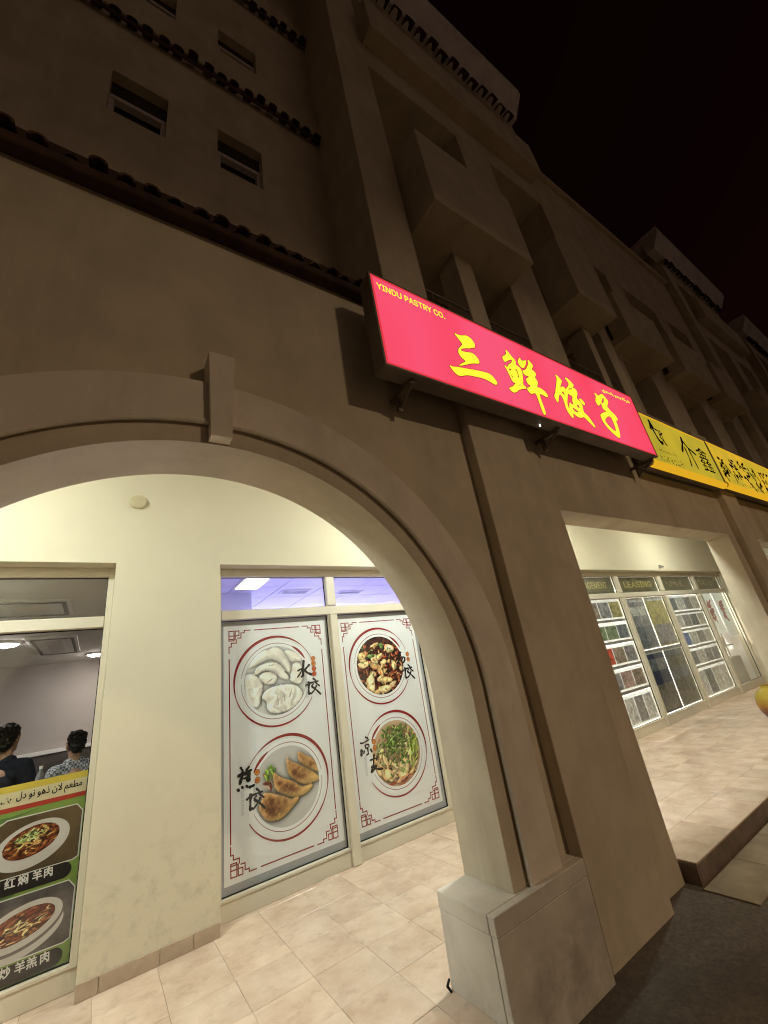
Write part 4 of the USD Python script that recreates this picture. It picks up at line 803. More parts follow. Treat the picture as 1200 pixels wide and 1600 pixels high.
poster(2.299, 3.484, 2.318, 3.440, 2.362, 3.394, 'white window poster of dumplings in soup and cold noodles, beside the arch pier',
       [('C', 2.845, 1.772, .335, False), ('D', 2.903, .822, .328, True)],
       ([brush(TANG), brush(JIAO, 1.295, -.006), brush(LIANG), brush(PI)], [(3.264, 1.855, m_orange_ink), (3.265, 1.792, m_orange_ink), (2.615, .985, m_orange_ink), (2.618, .922, m_orange_ink)],
        [(3.165, 1.74), (2.474, .865)]))

# ------------------------------------------------------------------ menu poster in the left window
m_green = ink('green_poster_ink', (0.22, 0.33, 0.07)); m_green2 = ink('dark_green_ink', (0.11, 0.20, 0.055))
m_yel_ink = ink('yellow_poster_ink', (0.62, 0.48, 0.07)); m_cream_ink = ink('cream_poster_ink', (0.66, 0.58, 0.36))
m_band_red = ink('red_stripe_ink', (0.42, 0.045, 0.028)); m_white_ink = ink('white_ink', (0.75, 0.74, 0.70))
m_pic1 = M('brown_photo_ground', (0.17, 0.115, 0.055), .5, .3, scale=3.0, var=.55); m_pic2 = M('grey_photo_ground', (0.19, 0.165, 0.16), .5, .3, scale=3.0, var=.75)
m_bowl = M('white_bowl_ink', (0.66, 0.62, 0.58), .5, .3, scale=6.0, var=.12); m_bowl_dark = ink('bowl_underside_ink', (0.16, 0.13, 0.12))
mp = thing('menu_poster', (-.95, YF, .15), 'green menu poster with two mutton dishes low in the left window', 'poster')
part(mp, 'poster_sheet', bx(-1.9, -.008, YF, YF+.003, .152, 1.306), m_green)
part(mp, 'green_wave', flat(Polygon(chaikin([(-1.9, 1.1), (-1.0, 1.13), (-.45, 1.10), (-.25, 1.13), (-.30, 1.12), (-.5, 1.07), (-1.2, 1.06), (-1.9, 1.04)], 2)), YF-.0006), m_green2)
part(mp, 'green_wave', flat(Polygon(chaikin([(-1.9, .70), (-.9, .70), (-.42, .66), (-.33, .63), (-.5, .62), (-1.9, .62)], 2)), YF-.0006), m_green2)
part(mp, 'yellow_band', flat(rect(-1.9, -.008, 1.262, 1.306), YF-.001), m_yel_ink)
part(mp, 'cream_band', flat(rect(-1.9, -.008, 1.167, 1.262), YF-.001), m_cream_ink)
part(mp, 'red_stripe', flat(rect(-1.9, -.008, 1.136, 1.167), YF-.001), m_band_red)
ar = glyph(AR1, 0, 0, .1); lo = ar.bounds; kx = .39/(lo[2]-lo[0])
ar = shapely.affinity.affine_transform(ar, [kx, 0, 0, .072/(lo[3]-lo[1]), -.43 - lo[0]*kx, 1.183 - lo[1]*.072/(lo[3]-lo[1])])
part(mp, 'arabic_lettering', flat(ar, YF-.0022), m_black)
part(mp, 'arabic_small_lettering', flat(marks(-.62, -.45, 1.20, 1.235, 12, .009, 5), YF-.0022), m_black)
def pic(z0, z1, kind, ground, glyphs, gx, gz, pz0, pz1, bowl, tilt, inner, dark):
    q = part(mp, 'photo_ground', flat(rect(-.98, -.022, z0, z1).intersection(Polygon(chaikin([(-1.1, z0-.1), (0, z0-.1), (0, z1+.05), (-.40, z1+.05), (-.46, z1-.004), (-.54, z1-.045), (-.7, z1-.1), (-1.1, z1-.12)], 1))), YF-.0016), ground)
    fr = rect(-.98, -.022, z0, z1).intersection(Polygon(chaikin([(-1.1, z0-.1), (0, z0-.1), (0, z1+.05), (-.40, z1+.05), (-.46, z1-.004), (-.54, z1-.045), (-.7, z1-.1), (-1.1, z1-.12)], 1)))
    part(mp, 'photo_frame', flat(fr.buffer(.006).difference(fr.buffer(-.001)), YF-.0018), m_white_ink)
    bx_, bz_, ra, rb = bowl
    el = shapely.affinity.rotate(shapely.affinity.scale(Point_(bx_, bz_).buffer(1, 24), ra, rb), tilt)
    if dark:
        low = shapely.affinity.translate(el, .01, -.055)
        part(mp, 'bowl_rim', flat(low, YF-.0021), m_bowl)
        part(mp, 'bowl_underside', flat(shapely.affinity.translate(el, .006, -.018), YF-.0023), m_bowl_dark)
    part(mp, 'bowl', flat(el, YF-.0026), m_bowl)
    # the dish, an ellipse of vertex colours
    n = 110; g = np.linspace(-1, 1, n); U, W = np.meshgrid(g, g)
    nz = lambda s, seed: meshkit.fbm(np.stack([U*s+9, W*s+5, U*0+seed], -1), 4, seed)
    img = dish(kind, U, W, nz, np.random.default_rng(hash_(kind)))
    idx = np.arange(n*n).reshape(n, n); a, b, c, d = idx[:-1, :-1].ravel(), idx[:-1, 1:].ravel(), idx[1:, 1:].ravel(), idx[1:, :-1].ravel()
    F = np.vstack([np.c_[a, b, c], np.c_[a, c, d]]); F = F[(np.hypot(U, W).ravel()[F] <= 1).all(1)]
    t = math.radians(tilt); ix, iz, ia, ib = inner
    X = ix + U.ravel()*ia*math.cos(t) - W.ravel()*ib*math.sin(t); Z = iz + U.ravel()*ia*math.sin(t) + W.ravel()*ib*math.cos(t)
    used = np.unique(F); remap = -np.ones(n*n, int); remap[used] = np.arange(len(used))
    part(mp, 'food_photo', trimesh.Trimesh(np.c_[X, np.full(n*n, YF-.003), Z][used], remap[F], process=False), m_print, col=np.clip(img.reshape(-1, 3)[used], 0, 1)**2.2)
    pill = LineString([(-.9, (pz0+pz1)/2), (-.10, (pz0+pz1)/2)]).buffer((pz1-pz0)/2)
    part(mp, 'caption_bar', flat(pill, YF-.0034), m_black)
    part(mp, 'caption', flat(unary_union([glyph(g, x, gz, .062, .95, -.08) for g, x in zip(glyphs, gx)]), YF-.0040), m_white_ink)
pic(.742, 1.086, 'E', m_pic1, (G1, G2, G3, G4), (-.420, -.350, -.275, -.213), .686, .642, .738, (-.30, .905, .215, .135), 12, (-.305, .925, .160, .092), False)
pic(.273, .618, 'F', m_pic2, (G5, G3, G6, G4), (-.378, -.303, -.243, -.175), .206, .160, .258, (-.30, .445, .225, .115), 12, (-.30, .448, .185, .082), True)
# ------------------------------------------------------------------ far shop window: leaflets, banners, gilded fascia letters
def paper(name, c):
    # thin sheet that lets some of the office light through
    return usdkit.material(stage, '/World/Looks/' + name, {'d': ('diffuse_bsdf', {'color': c}), 't': ('translucent_bsdf', {'color': c}), 'm': ('mix_closure', {'fac': .5})},
                           [('d.BSDF', 'm.closure1'), ('t.BSDF', 'm.closure2')], surface='m.closure')
m_holder = paper('white_holder_sheet', (0.86, 0.89, 0.89)); m_rail = ink('grey_rail_plastic', (0.30, 0.29, 0.27))
def tone(name, c): return M(name, tuple(min(.92, x*1.55) for x in c), .5, .3, scale=15.0, var=.6, detail=8.0)
tones = [tone('leaflet_tan', (.34, .27, .22)), tone('leaflet_grey', (.30, .29, .30)), tone('leaflet_green', (.22, .27, .17)), tone('leaflet_rose', (.42, .30, .28)),
         tone('leaflet_slate', (.18, .20, .22)), tone('leaflet_pale', (.55, .55, .52)), tone('leaflet_blue', (.10, .17, .42)), tone('leaflet_red', (.50, .10, .06)),
         tone('leaflet_ochre', (.42, .37, .18)), tone('leaflet_navy', (.03, .045, .10)), tone('leaflet_white', (.70, .72, .72)), tone('leaflet_smoke', (.14, .14, .12))]
ord_ = ['topmost', 'second', 'third', 'fourth', 'lowest']
def leaf_row(x0, x1, z0, z1, n, cols, label, rail=True, group=None, margin=.04):
    t = thing('leaflet_holder', ((x0+x1)/2, YF, z0), label, 'leaflet holder', group)
    part(t, 'holder_sheet', bx(x0, x1, YF+.004, YF+.012, z0, z1), m_holder)
    if rail: part(t, 'holder_rail', bx(x0, x1, YF-.006, YF+.004, z0-.055, z0-.004, .002), m_rail)
    w = (x1-x0-2*margin)/n
    for i in range(n):
        part(t, 'leaflet', bx(x0+margin+i*w+.012, x0+margin+(i+1)*w-.012, YF, YF+.003, z0+.03, z1-.05), tones[cols[i % len(cols)]])
    return t
G5_ = 'rows of property leaflets in the far shop window'
zr = [(2.0, 2.385), (1.60, 1.93), (1.17, 1.53), (.74, 1.10), (.165, .66)]
for k, (z0, z1) in enumerate(zr):
    leaf_row(7.12, 8.855, z0, z1, 4 if k < 4 else 5, [[3, 0, 1, 8], [2, 2, 2, 4], [0, 7, 0, 1], [3, 1, 3, 0], [10, 4, 10, 1, 10]][k], f'{ord_[k]} of five leaflet rows in the leftmost visible pane of the far shop window', k < 4, G5_)
for k, (z0, z1) in enumerate([(2.01, 2.38), (1.62, 1.97), (1.22, 1.57), (.80, 1.16), (.165, .74)]):
    leaf_row(10.96, 12.72, z0, z1, 4, [[4, 5, 1, 5], [5, 1, 4, 5], [6, 5, 1, 5], [4, 5, 1, 1], [10, 4, 5, 10]][k], f'{ord_[k]} of five pale leaflet rows in the third pane of the far shop window', k < 4, G5_)
for nm, x0, x1, z0, z1, cols in (('pale blue-grey poster, upper left of the second far pane', 9.0, 9.86, 1.34, 2.30, [1, 5, 4]), ('ochre poster, upper right of the second far pane', 9.90, 10.78, 1.34, 2.30, [8, 8, 1]),
                                 ('navy poster, lower left of the second far pane', 9.0, 9.86, .17, 1.24, [9, 4, 11]), ('smoke-dark poster, lower right of the second far pane', 9.90, 10.78, .17, 1.24, [4, 11, 11])):
    t = thing('shop_poster', ((x0+x1)/2, YF, z0), nm, 'poster', 'large posters in the far shop window')
    part(t, 'sheet', bx(x0, x1, YF+.004, YF+.008, z0, z1), tones[cols[0]])
    h = (z1-z0)/3
    part(t, 'photo', bx(x0+.05, x1-.05, YF, YF+.003, z0+.04, z0+h*1.4), tones[cols[2]])
    part(t, 'heading', bx(x0+.05, x1-.05, YF, YF+.003, z1-h*.9, z1-.10), tones[cols[1]])
    part(t, 'top_strip', bx(x0, x1, YF-.002, YF+.003, z1, z1+.085, .001), tones[10])
solo('display_rail', bx(8.99, 10.785, YF-.008, YF+.004, 1.265, 1.32, .002), m_rail, 'grey rail between the upper and lower posters of the second far pane', 'rail')
m_curt = paper('white_banner_cloth', (.84, .87, .85)); m_bred = ink('red_banner_ink', (.40, .02, .05))
for k, x0 in enumerate((12.92, 13.72)):
    t = thing('shop_banner', (x0+.38, YF, 1.35), ('left' if k == 0 else 'right') + ' one of two white banners with red writing in the last far pane', 'banner', 'white banners in the far shop window')
    part(t, 'cloth', bx(x0, x0+.74, YF, YF+.004, 1.35-.1*k, 2.40), m_curt)
    part(t, 'red_writing', flat(marks(x0+.22, x0+.42, 1.72, 2.15, 34, .07, 60+k), YF-.002), m_bred)
sh = thing('display_shelf', (13.7, 4.9, 0), 'glass shelves with small goods behind the last far pane', 'shelf')
part(sh, 'shelf_board', bx(12.95, 14.5, 4.75, 5.1, 1.42, 1.45, .004), m_rail); part(sh, 'shelf_board', bx(12.95, 14.5, 4.75, 5.1, 1.0, 1.03, .004), m_rail)
for a in (12.97, 13.7, 14.46): part(sh, 'upright', bx(a, a+.03, 4.9, 4.93, 0, 1.9), m_rail)
part(sh, 'cabinet', bx(12.95, 14.5, 4.70, 5.1, .0, .72, .01), m_rail)
for i, (a, h, mt) in enumerate(((13.05, .2, 10), (13.3, .14, 4), (13.75, .24, 5), (14.0, .22, 0), (14.25, .16, 10))):
    zb = 1.03 if i % 2 else 1.45
    solo('shelf_box', bx(a, a+.16, 4.78, 4.95, zb, zb+h, .004), tones[mt], ['small white', 'small slate', 'tall pale', 'brown', 'white square'][i] + ' box on the display shelves of the last far pane', 'box', 'boxes on the display shelves')
m_fascia = M('olive_fascia_film', (.16, .15, .085), .4, .4, scale=5, var=.5); m_gold = M('gold_letters', (.66, .54, .20), .35, .5, scale=14, var=.3)
fz = thing('fascia_strip', (10.8, YF, 2.5), 'olive strip with gold letters across the top panes of the far shop window', 'sign')
for k, (a, b, word) in enumerate(((7.10, 8.84, 'MANAGEMENT'), (9.0, 10.77, 'LEASING'), (10.95, 12.72, None), (12.90, 14.54, None))):
    part(fz, 'film', bx(a, b, YF+.004, YF+.007, 2.51, 2.85), m_fascia)
    if word:
        t = meshkit.text_mesh(word, .125, .001, bold=True); w = t.bounds[1][0]-t.bounds[0][0]
        part(fz, 'lettering', put_text(t, a+.26, 2.62, YF, (b-a-.52)/w), m_gold, label=word + ' in gold letters')
    else:
        part(fz, 'lettering', flat(marks(a+.35, b-.5, 2.62, 2.76, 30, .035, 70+k), YF), m_gold)

# ------------------------------------------------------------------ lamps of the arcade, out of view, placed to light its walls and floor
m_diff = EM('lamp_diffuser', (0.89, 0.99, 0.95), LAMP)
m_diff_dim = EM('dim_lamp_diffuser', (0.92, 0.98, 0.88), LAMP*.72)  # weaker glow, chosen to darken the far bay
def arcade_lamp(x, y, label):
    t = thing('ceiling_lamp', (x, y, 3.88), label, 'ceiling lamp', 'unseen round lamps under the arcade ceiling')
    part(t, 'base', lathe([(0, 4.0), (.17, 4.0), (.17, 3.955), (.155, 3.95), (0, 3.95)], x, y, 32), m_white, smooth=30)
    part(t, 'diffuser', lathe([(.155, 3.95), (.15, 3.925), (.12, 3.905), (.07, 3.893), (0, 3.89)], x, y, 32), m_diff if x < 5 else m_diff_dim, smooth=True)
for x, lb in ((-5.0, 'unseen arcade ceiling lamp farthest left, lighting the arch pier'), (-1.35, 'unseen arcade ceiling lamp left of the arch'), (3.15, 'unseen arcade ceiling lamp behind the right arch pier'), (6.6, 'unseen arcade ceiling lamp over the square opening'), (10.6, 'unseen arcade ceiling lamp past the square opening')):
    arcade_lamp(x, 2.74, lb)
solo('junction_cap', trimesh.util.concatenate([cyl((.173, YD, 3.561), (.173, YD-.028, 3.561), .072, 32, .069), cyl((.173, YD-.028, 3.561), (.173, YD-.036, 3.561), .069, 32, .055)]), M('aged_cream_plastic', (.52, .45, .28), .5, .4), 'round cream cap on the wall above the two shop windows', 'wall cap', smooth=30)
solo('wall_sensor', [bx(10.69, 10.77, YD-.05, YD, 3.0, 3.07, .008), cyl((10.73, YD-.05, 3.03), (10.73, YD-.09, 3.01), .02, 12)], m_rail, 'small grey sensor on the wall above the far shop window', 'sensor')

# ------------------------------------------------------------------ restaurant behind the left window
m_room = M('grey_plaster', (.47, .425, .39), .85, .2, scale=1.2, var=.08); m_wains = M('dark_wainscot', (.10, .083, .075), .5, .4, scale=4, var=.4)
room = thing('restaurant_room', (-2.5, 8, 0), 'plain grey-walled restaurant interior seen through the left window', 'room')
part(room, 'back_wall', bx(-6, .6, 11.4, 11.6, 0, 2.9), m_room)
part(room, 'side_wall', bx(.5, .6, 4.6, 11.4, 0, 2.9), m_room); part(room, 'side_wall', bx(-6.1, -6, 4.6, 11.6, 0, 2.9), m_room)
part(room, 'ceiling', bx(-6.1, .6, 4.6, 11.6, 2.9, 3.0), m_ceiling); part(room, 'room_floor', bx(-6.1, .6, 4.6, 11.6, -.1, -.005), m_wains)
part(room, 'wainscot', bx(-6, .5, 11.36, 11.4, 0, 1.20), m_wains); part(room, 'wainscot_rail', bx(-6, .5, 11.33, 11.4, 1.20, 1.27, .005), m_white)
m_vent = ink('vent_slot_dark', (.12, .115, .11))
def vent(x0, x1, y0, y1, label):
    t = thing('ceiling_vent', ((x0+x1)/2, (y0+y1)/2, 2.86), label, 'air vent', 'square air vents in the restaurant ceiling')
    part(t, 'panel', bx(x0, x1, y0, y1, 2.868, 2.9, .004), m_white)
    for a, b, c, d in ((x0+.04, x1-.04, y0+.05, y0+.09), (x0+.04, x1-.04, y1-.09, y1-.05), (x0+.04, x0+.08, y0+.1, y1-.1), (x1-.08, x1-.04, y0+.1, y1-.1)):
        part(t, 'slot', bx(a, b, c, d, 2.860, 2.869), m_vent)
    part(t, 'grille', bx(x0+.2, x1-.2, y0+.2, y1-.2, 2.862, 2.869), m_ceiling)
vent(-1.05, -.32, 5.40, 6.2, 'air vent nearer to the glass in the restaurant ceiling')
vent(-.93, -.33, 7.85, 9.7, 'air vent farther back in the restaurant ceiling')
m_rl = EM('restaurant_lamp_glow', (1.0, .93, .86), ROOM1)
for x, y, lb in ((-1.22, 8.2, 'round lamp seen lit through the left window'), (-1.45, 5.9, 'unseen round lamp near the glass of the left window'), (-3.4, 7.2, 'unseen round lamp deep in the restaurant'), (-.05, 10.3, 'added round lamp at the back wall, in place of a glint on the glass')):  # two lamps out of view; the last stands for a glint on the glass
    t = thing('restaurant_lamp', (x, y, 2.8), lb, 'ceiling lamp', 'round lamps in the restaurant')
    part(t, 'base', cyl((x, y, 2.9), (x, y, 2.87), .2, 24), m_white)
    part(t, 'diffuser', lathe([(.18, 2.868), (.15, 2.845), (0, 2.835)], x, y, 24), m_rl, smooth=True)

m_skin = M('skin', (.42, .25, .17), .6, .3); m_hair = M('dark_hair', (.022, .018, .016), .55, .3, scale=60, var=.5)
m_navy = M('navy_jacket', (.022, .024, .034), .85, .2, scale=30, var=.4, bump=.3, bscale=30); m_trous = M('dark_trousers', (.03, .03, .032), .85, .2)
m_mask = M('pale_mask', (.45, .48, .52), .7, .2)
m_check = usdkit.material(stage, '/World/Looks/checked_shirt', {'g': ('geometry', {}), 'v': ('checker_texture', {'scale': 46.0, 'color1': (.50, .50, .52), 'color2': (.11, .12, .14)}), 'p': ('principled_bsdf', {'roughness': .85})},
                          [('g.position', 'v.vector'), ('v.color', 'p.base_color')], surface='p.BSDF')
def chain(bones, ref=.022, it=8):
    man = None
    for (a, ra), (b, rb) in bones:
        s = []
        for p, r in ((a, ra), (b, rb)):
            r = (r, r, r) if np.isscalar(r) else r
            s.append(manifold3d.Manifold.sphere(1.0, 20).scale(list(map(float, r))).translate(list(map(float, p))))
        h = manifold3d.Manifold.batch_hull(s)
        man = h if man is None else man + h
    m = tm(man.refine_to_length(ref)); m.merge_vertices()
    return trimesh.smoothing.filter_taubin(m, iterations=it)
def person(x, y, ht, face, label, shirt, lean=0.0, mask=False):
    """Standing figure, height ht; face = heading in degrees from +x; only head and shoulders show above the poster."""
    k = ht/1.70
    t = thing('person', (x, y, 0), label, 'person', 'people in the restaurant')
    c, s = math.cos(math.radians(face)), math.sin(math.radians(face))
    def W(p): return (x + (p[0]*c - p[1]*s)*k, y + (p[0]*s + p[1]*c)*k, p[2]*k)   # local: +x forward, +y to the left
    hx = lean
    body = [(((hx*.6, 0, 1.36), .055), ((hx, 0, 1.50), .052)),
            (((hx+.005, 0, 1.60), (.082, .07, .10)), ((hx+.02, 0, 1.545), (.062, .052, .06))),
            (((hx+.085, 0, 1.575), .012), ((hx+.104, 0, 1.553), .014)), (((hx+.075, .0, 1.50), .028), ((hx+.03, 0, 1.53), .05))]
    for q in (-1, 1):
        body += [(((hx-.005, q*.078, 1.585), .014), ((hx-.012, q*.082, 1.555), .011))]
        e, w_ = (.06, q*.25, 1.08), (.28, q*.17, .98)
        body += [((e, .042), (w_, .028)), ((w_, .03), ((.35, q*.15, .97), (.034, .022, .030)))]
        for f in range(4): body += [(((.37, q*(.135+.017*f), .975), .009), ((.42+.012*(f in (1, 2)), q*(.137+.016*f), .955), .0075))]
        body += [(((.34, q*.125, .98), .010), ((.385, q*.108, .965), .008))]
        body += [(((0, q*.09, .12), .045), ((.01, q*.09, .5), .055)), (((0, q*.09, .05), .04), ((.15, q*.10, .03), .032)), (((0, q*.09, .5), .06), ((0, q*.08, .9), .085))]
    body += [(((0, -.08, .9), .09), ((0, .08, .9), .09)), (((0, 0, .9), (.1, .15, .1)), ((hx*.4, 0, 1.25), (.1, .15, .12))), (((hx*.5, -.13, 1.36), .05), ((hx*.5, .13, 1.36), .05))]
    for q in (-1, 1): body += [(((hx*.5, q*.17, 1.345), .055), ((.06, q*.25, 1.08), .042))]
    bm = chain([((W(a), np.array(ra)*k), (W(b), np.array(rb)*k)) for (a, ra), (b, rb) in body], .016, 5)
    part(t, 'body', bm, m_skin, smooth=True)
    sb = [(((0, 0, .86), (.135, .175, .06)), ((hx*.4, 0, 1.22), (.135, .185, .12))), (((hx*.4, -.12, 1.30), .075), ((hx*.4, .12, 1.30), .075)), (((hx*.5, -.15, 1.355), .065), ((hx*.5, .15, 1.355), .065)), (((hx*.6, -.05, 1.40), .055), ((hx*.6, .05, 1.40), .055))]
    for q in (-1, 1): sb += [(((hx*.5, q*.17, 1.345), .072), ((.06, q*.255, 1.08), .060)), (((.06, q*.255, 1.08), .06), ((.20, q*.20, 1.01), .05))]
    part(t, 'shirt', chain([((W(a), np.array(ra)*k), (W(b), np.array(rb)*k)) for (a, ra), (b, rb) in sb], .02, 6), shirt, smooth=True)
    tr = []
    for q in (-1, 1): tr += [(((0, q*.09, .10), .065), ((.01, q*.09, .5), .075)), (((.01, q*.09, .5), .075), ((0, q*.085, .88), .105))]
    tr += [(((0, -.08, .9), .105), ((0, .08, .9), .105))]
    part(t, 'trousers', chain([((W(a), r1*k), (W(b), r2*k)) for (a, r1), (b, r2) in tr], .03, 4), m_trous, smooth=True)
    hb = [(((hx-.022, 0, 1.625), (.088, .082, .082)), ((hx-.035, 0, 1.565), (.070, .078, .06))), (((hx-.05, 0, 1.53), (.045, .06, .04)), ((hx-.02, 0, 1.64), (.085, .08, .075))), (((hx+.02, 0, 1.665), (.055, .065, .04)), ((hx-.02, 0, 1.66), (.08, .075, .05)))]
    hm = chain([((W(a), np.array(ra)*k), (W(b), np.array(rb)*k)) for (a, ra), (b, rb) in hb], .012, 3)
    v = hm.vertices
    hm.vertices = v + (meshkit.fbm(v*55, 3, 2)[:, None]-.5)*.034*np.sign(v-v.mean(0))
    part(t, 'hair', hm, m_hair, smooth=40)
    for q in (-1, 1): part(t, 'eye', chain([((W((hx+.076, q*.03, 1.592)), .009*k), (W((hx+.078, q*.036, 1.592)), .008*k))], .006, 1), m_hair, smooth=True)
    part(t, 'mouth', chain([((W((hx+.086, -.02, 1.522)), .005*k), (W((hx+.086, .02, 1.522)), .005*k))], .006, 1), M('lips', (.30, .11, .09), .5) if not USED.get('/World/Looks/lips') else '/World/Looks/lips', smooth=True)
    USED['/World/Looks/lips'] = 1
    if mask: part(t, 'mask', chain([((W((hx+.07, -.03, 1.535)), .036*k), (W((hx+.07, .03, 1.535)), .036*k))], .012, 3), m_mask, smooth=True)
    return t
person(-.66, 5.42, 1.735, 62, 'person in a dark navy jacket at the left edge, behind the restaurant glass', m_navy, .03, False)
person(-.13, 5.55, 1.585, 118, 'dark-haired person in a grey checked shirt behind the restaurant glass', m_check, .02)
person(.10, 6.05, 1.60, 185, 'person half hidden by the right frame of the left restaurant window', m_trous, .0)
tb = thing('dining_counter', (-.6, 5.1, 0), 'dark counter just behind the glass of the left window', 'counter')
m_wood = M('brown_counter_top', (.16, .08, .05), .4, .4, scale=8, var=.4)
part(tb, 'counter_top', bx(-1.7, -.10, 4.86, 5.14, 1.165, 1.20, .006), m_wood)
for a in (-1.62, -.9, -.2): part(tb, 'leg', bx(a, a+.05, 4.97, 5.02, 0, 1.165, .004), m_wood)
m_bottle = usdkit.material(stage, '/World/Looks/clear_plastic', {'p': ('principled_bsdf', {'base_color': (.93, .93, .97), 'roughness': .08, 'transmission_weight': .9, 'ior': 1.3})}, [], surface='p.BSDF')
bt = thing('water_bottle', (-.345, 4.98, 1.2), 'small clear bottle on the counter behind the left window', 'bottle')
part(bt, 'body', lathe([(0, 1.2), (.028, 1.2), (.03, 1.21), (.03, 1.28), (.024, 1.31), (.011, 1.335), (.011, 1.35), (0, 1.35)], -.345, 4.98, 20), m_bottle, smooth=30)
part(bt, 'cap', cyl((-.345, 4.98, 1.35), (-.345, 4.98, 1.37), .013, 16), m_white)

# ------------------------------------------------------------------ dumpling shop behind the posters, and the far shop
m_lil = M('lilac_lit_paint', (.70, .70, .80), .85, .2)  # white walls tinted: lilac lamp light put into the paint colour
r2 = thing('dumpling_shop_room', (3.5, 7, 0), 'lilac-lit shop interior seen through the small panes above the posters', 'room')
part(r2, 'back_wall', bx(.7, 6.9, 9.4, 9.5, 0, 2.95), m_lil); part(r2, 'side_wall', bx(.62, .7, 4.6, 9.5, 0, 2.95), m_lil); part(r2, 'side_wall', bx(6.9, 6.98, 4.6, 9.5, 0, 2.95), m_lil)
part(r2, 'room_floor', bx(.7, 6.9, 4.6, 9.5, -.1, -.005), m_floor)
xs_ = np.arange(.7, 6.9, .62)
part(r2, 'ceiling', bx(.7, 6.9, 4.6, 9.5, 2.955, 3.05), m_lil)
for i, a in enumerate(xs_):
    for j, b in enumerate((4.62, 5.24, 5.86, 6.48)):
        part(r2, 'ceiling_panel', bx(a, a+.605, b, b+.605, 2.94, 2.953, .003), m_lil)
part(r2, 'bulkhead', bx(.70, 1.62, 5.55, 5.75, 2.55, 2.94), m_lil)
for x0, y0, lb in ((2.02, 5.42, 'slot vent left of the mullion in the lilac ceiling'), (2.98, 5.55, 'slot vent right of the mullion in the lilac ceiling')):
    t = thing('slot_vent', (x0+.2, y0+.1, 2.93), lb, 'air vent', 'slot vents in the lilac ceiling')
    part(t, 'frame', bx(x0, x0+.42, y0, y0+.22, 2.927, 2.939, .003), m_lil)
    for k in range(3): part(t, 'slot', bx(x0+.03, x0+.39, y0+.04+.055*k, y0+.065+.055*k, 2.922, 2.928), m_vent)
m_lt = EM('lilac_tube', (.40, .41, 1.0), ROOM2); m_panel = EM('white_panel_glow', (1.0, .95, .86), 3.0)
for x, lb in ((2.6, 'unseen lilac tube lamp behind the left poster'), (4.6, 'unseen lilac tube lamp behind the right poster')):  # tubes hidden from view, placed to light the ceiling lilac
    t = thing('tube_lamp', (x, 8.0, 2.35), lb, 'tube lamp', 'unseen lilac tube lamps in the dumpling shop')
    part(t, 'tube', cyl((x-.8, 8.0, 2.4), (x+.8, 8.0, 2.4), .03, 12), m_lt)
    part(t, 'rod', [cyl((x-.7, 8.0, 2.42), (x-.7, 8.0, 2.94), .006, 6), cyl((x+.7, 8.0, 2.42), (x+.7, 8.0, 2.94), .006, 6)], m_grey_metal)
t = thing('panel_lamp', (1.47, 4.95, 2.9), 'white panel lamp glowing in the top pane above the left poster', 'ceiling lamp')
part(t, 'frame', bx(1.30, 1.62, 4.70, 5.24, 2.915, 2.939, .003), m_white); part(t, 'panel', bx(1.325, 1.595, 4.725, 5.215, 2.908, 2.916), m_panel)
r3 = thing('agency_room', (10.8, 7, 0), 'bright office interior behind the far leaflet window', 'room')
part(r3, 'back_wall', bx(7, 14.7, 7.9, 8, 0, 2.95), m_white); part(r3, 'side_wall', bx(6.98, 7.05, 4.6, 8, 0, 2.95), m_white); part(r3, 'side_wall', bx(14.65, 14.72, 4.6, 8, 0, 2.95), m_white)
part(r3, 'ceiling', bx(7, 14.7, 4.6, 8, 2.95, 3.05), m_white); part(r3, 'room_floor', bx(7, 14.7, 4.6, 8, -.1, -.005), m_floor)
m_of = EM('office_lamp_glow', (1.0, .97, .90), ROOM3)
for i, x in enumerate((8.2, 10.4, 12.6)):  # out of view, placed to light the leaflets from behind
    t = thing('office_lamp', (x, 6, 2.9), ['left', 'middle', 'right'][i] + ' unseen ceiling lamp of the office behind the leaflet window', 'ceiling lamp', 'unseen lamps in the office ceiling')
    part(t, 'frame', bx(x-.32, x+.32, 5.7, 6.3, 2.92, 2.949, .003), m_white); part(t, 'panel', bx(x-.28, x+.28, 5.74, 6.26, 2.913, 2.921), m_of)

# ------------------------------------------------------------------ small things
m_yellow_round = usdkit.material(stage, '/World/Looks/glazed_pot', {'g': ('geometry', {}), 's': ('separate_xyz', {}), 'n': ('noise_texture', {'scale': 9.0}), 'a': ('math', {'math_type': 'multiply_add', 'value2': .16, 'value3': -.08}), 'b': ('math', {'math_type': 'add'}),
        'm': ('map_range', {'from_min': .14, 'from_max': .34, 'clamp': True}), 'r': ('rgb_ramp', {'ramp': [(0, (.13, .03, .015)), (.45, (.34, .14, .02)), (1, (.42, .31, .04))]}), 'p': ('principled_bsdf', {'roughness': .25, 'coat_weight': .3})},
        [('g.position', 's.vector'), ('g.position', 'n.vector'), ('n.fac', 'a.value1'), ('s.z', 'b.value1'), ('a.value', 'b.value2'), ('b.value', 'm.value'), ('m.result', 'r.fac'), ('r.color', 'p.base_color')], surface='p.BSDF')
solo('glazed_pot', lathe([(0, 0), (.16, 0), (.22, .05), (.27, .14), (.29, .24), (.275, .36), (.22, .45), (.15, .50), (.15, .53), (.13, .53), (.13, .48), (0, .46)], 9.52, 2.86, 40), m_yellow_round, 'round yellow and red-brown object at the right edge of the arcade floor', 'round_object', smooth=35)  # round object at the edge, yellow above and red-brown below
solo('cable_stub', chain([(((1.757, 2.512, .045), .007), ((1.745, 2.52, .02), .007)), (((1.745, 2.52, .02), .007), ((1.752, 2.50, .004), .007))], .005, 1), m_black, 'short black cable end at the foot of the marble pedestal', 'cable', smooth=True)
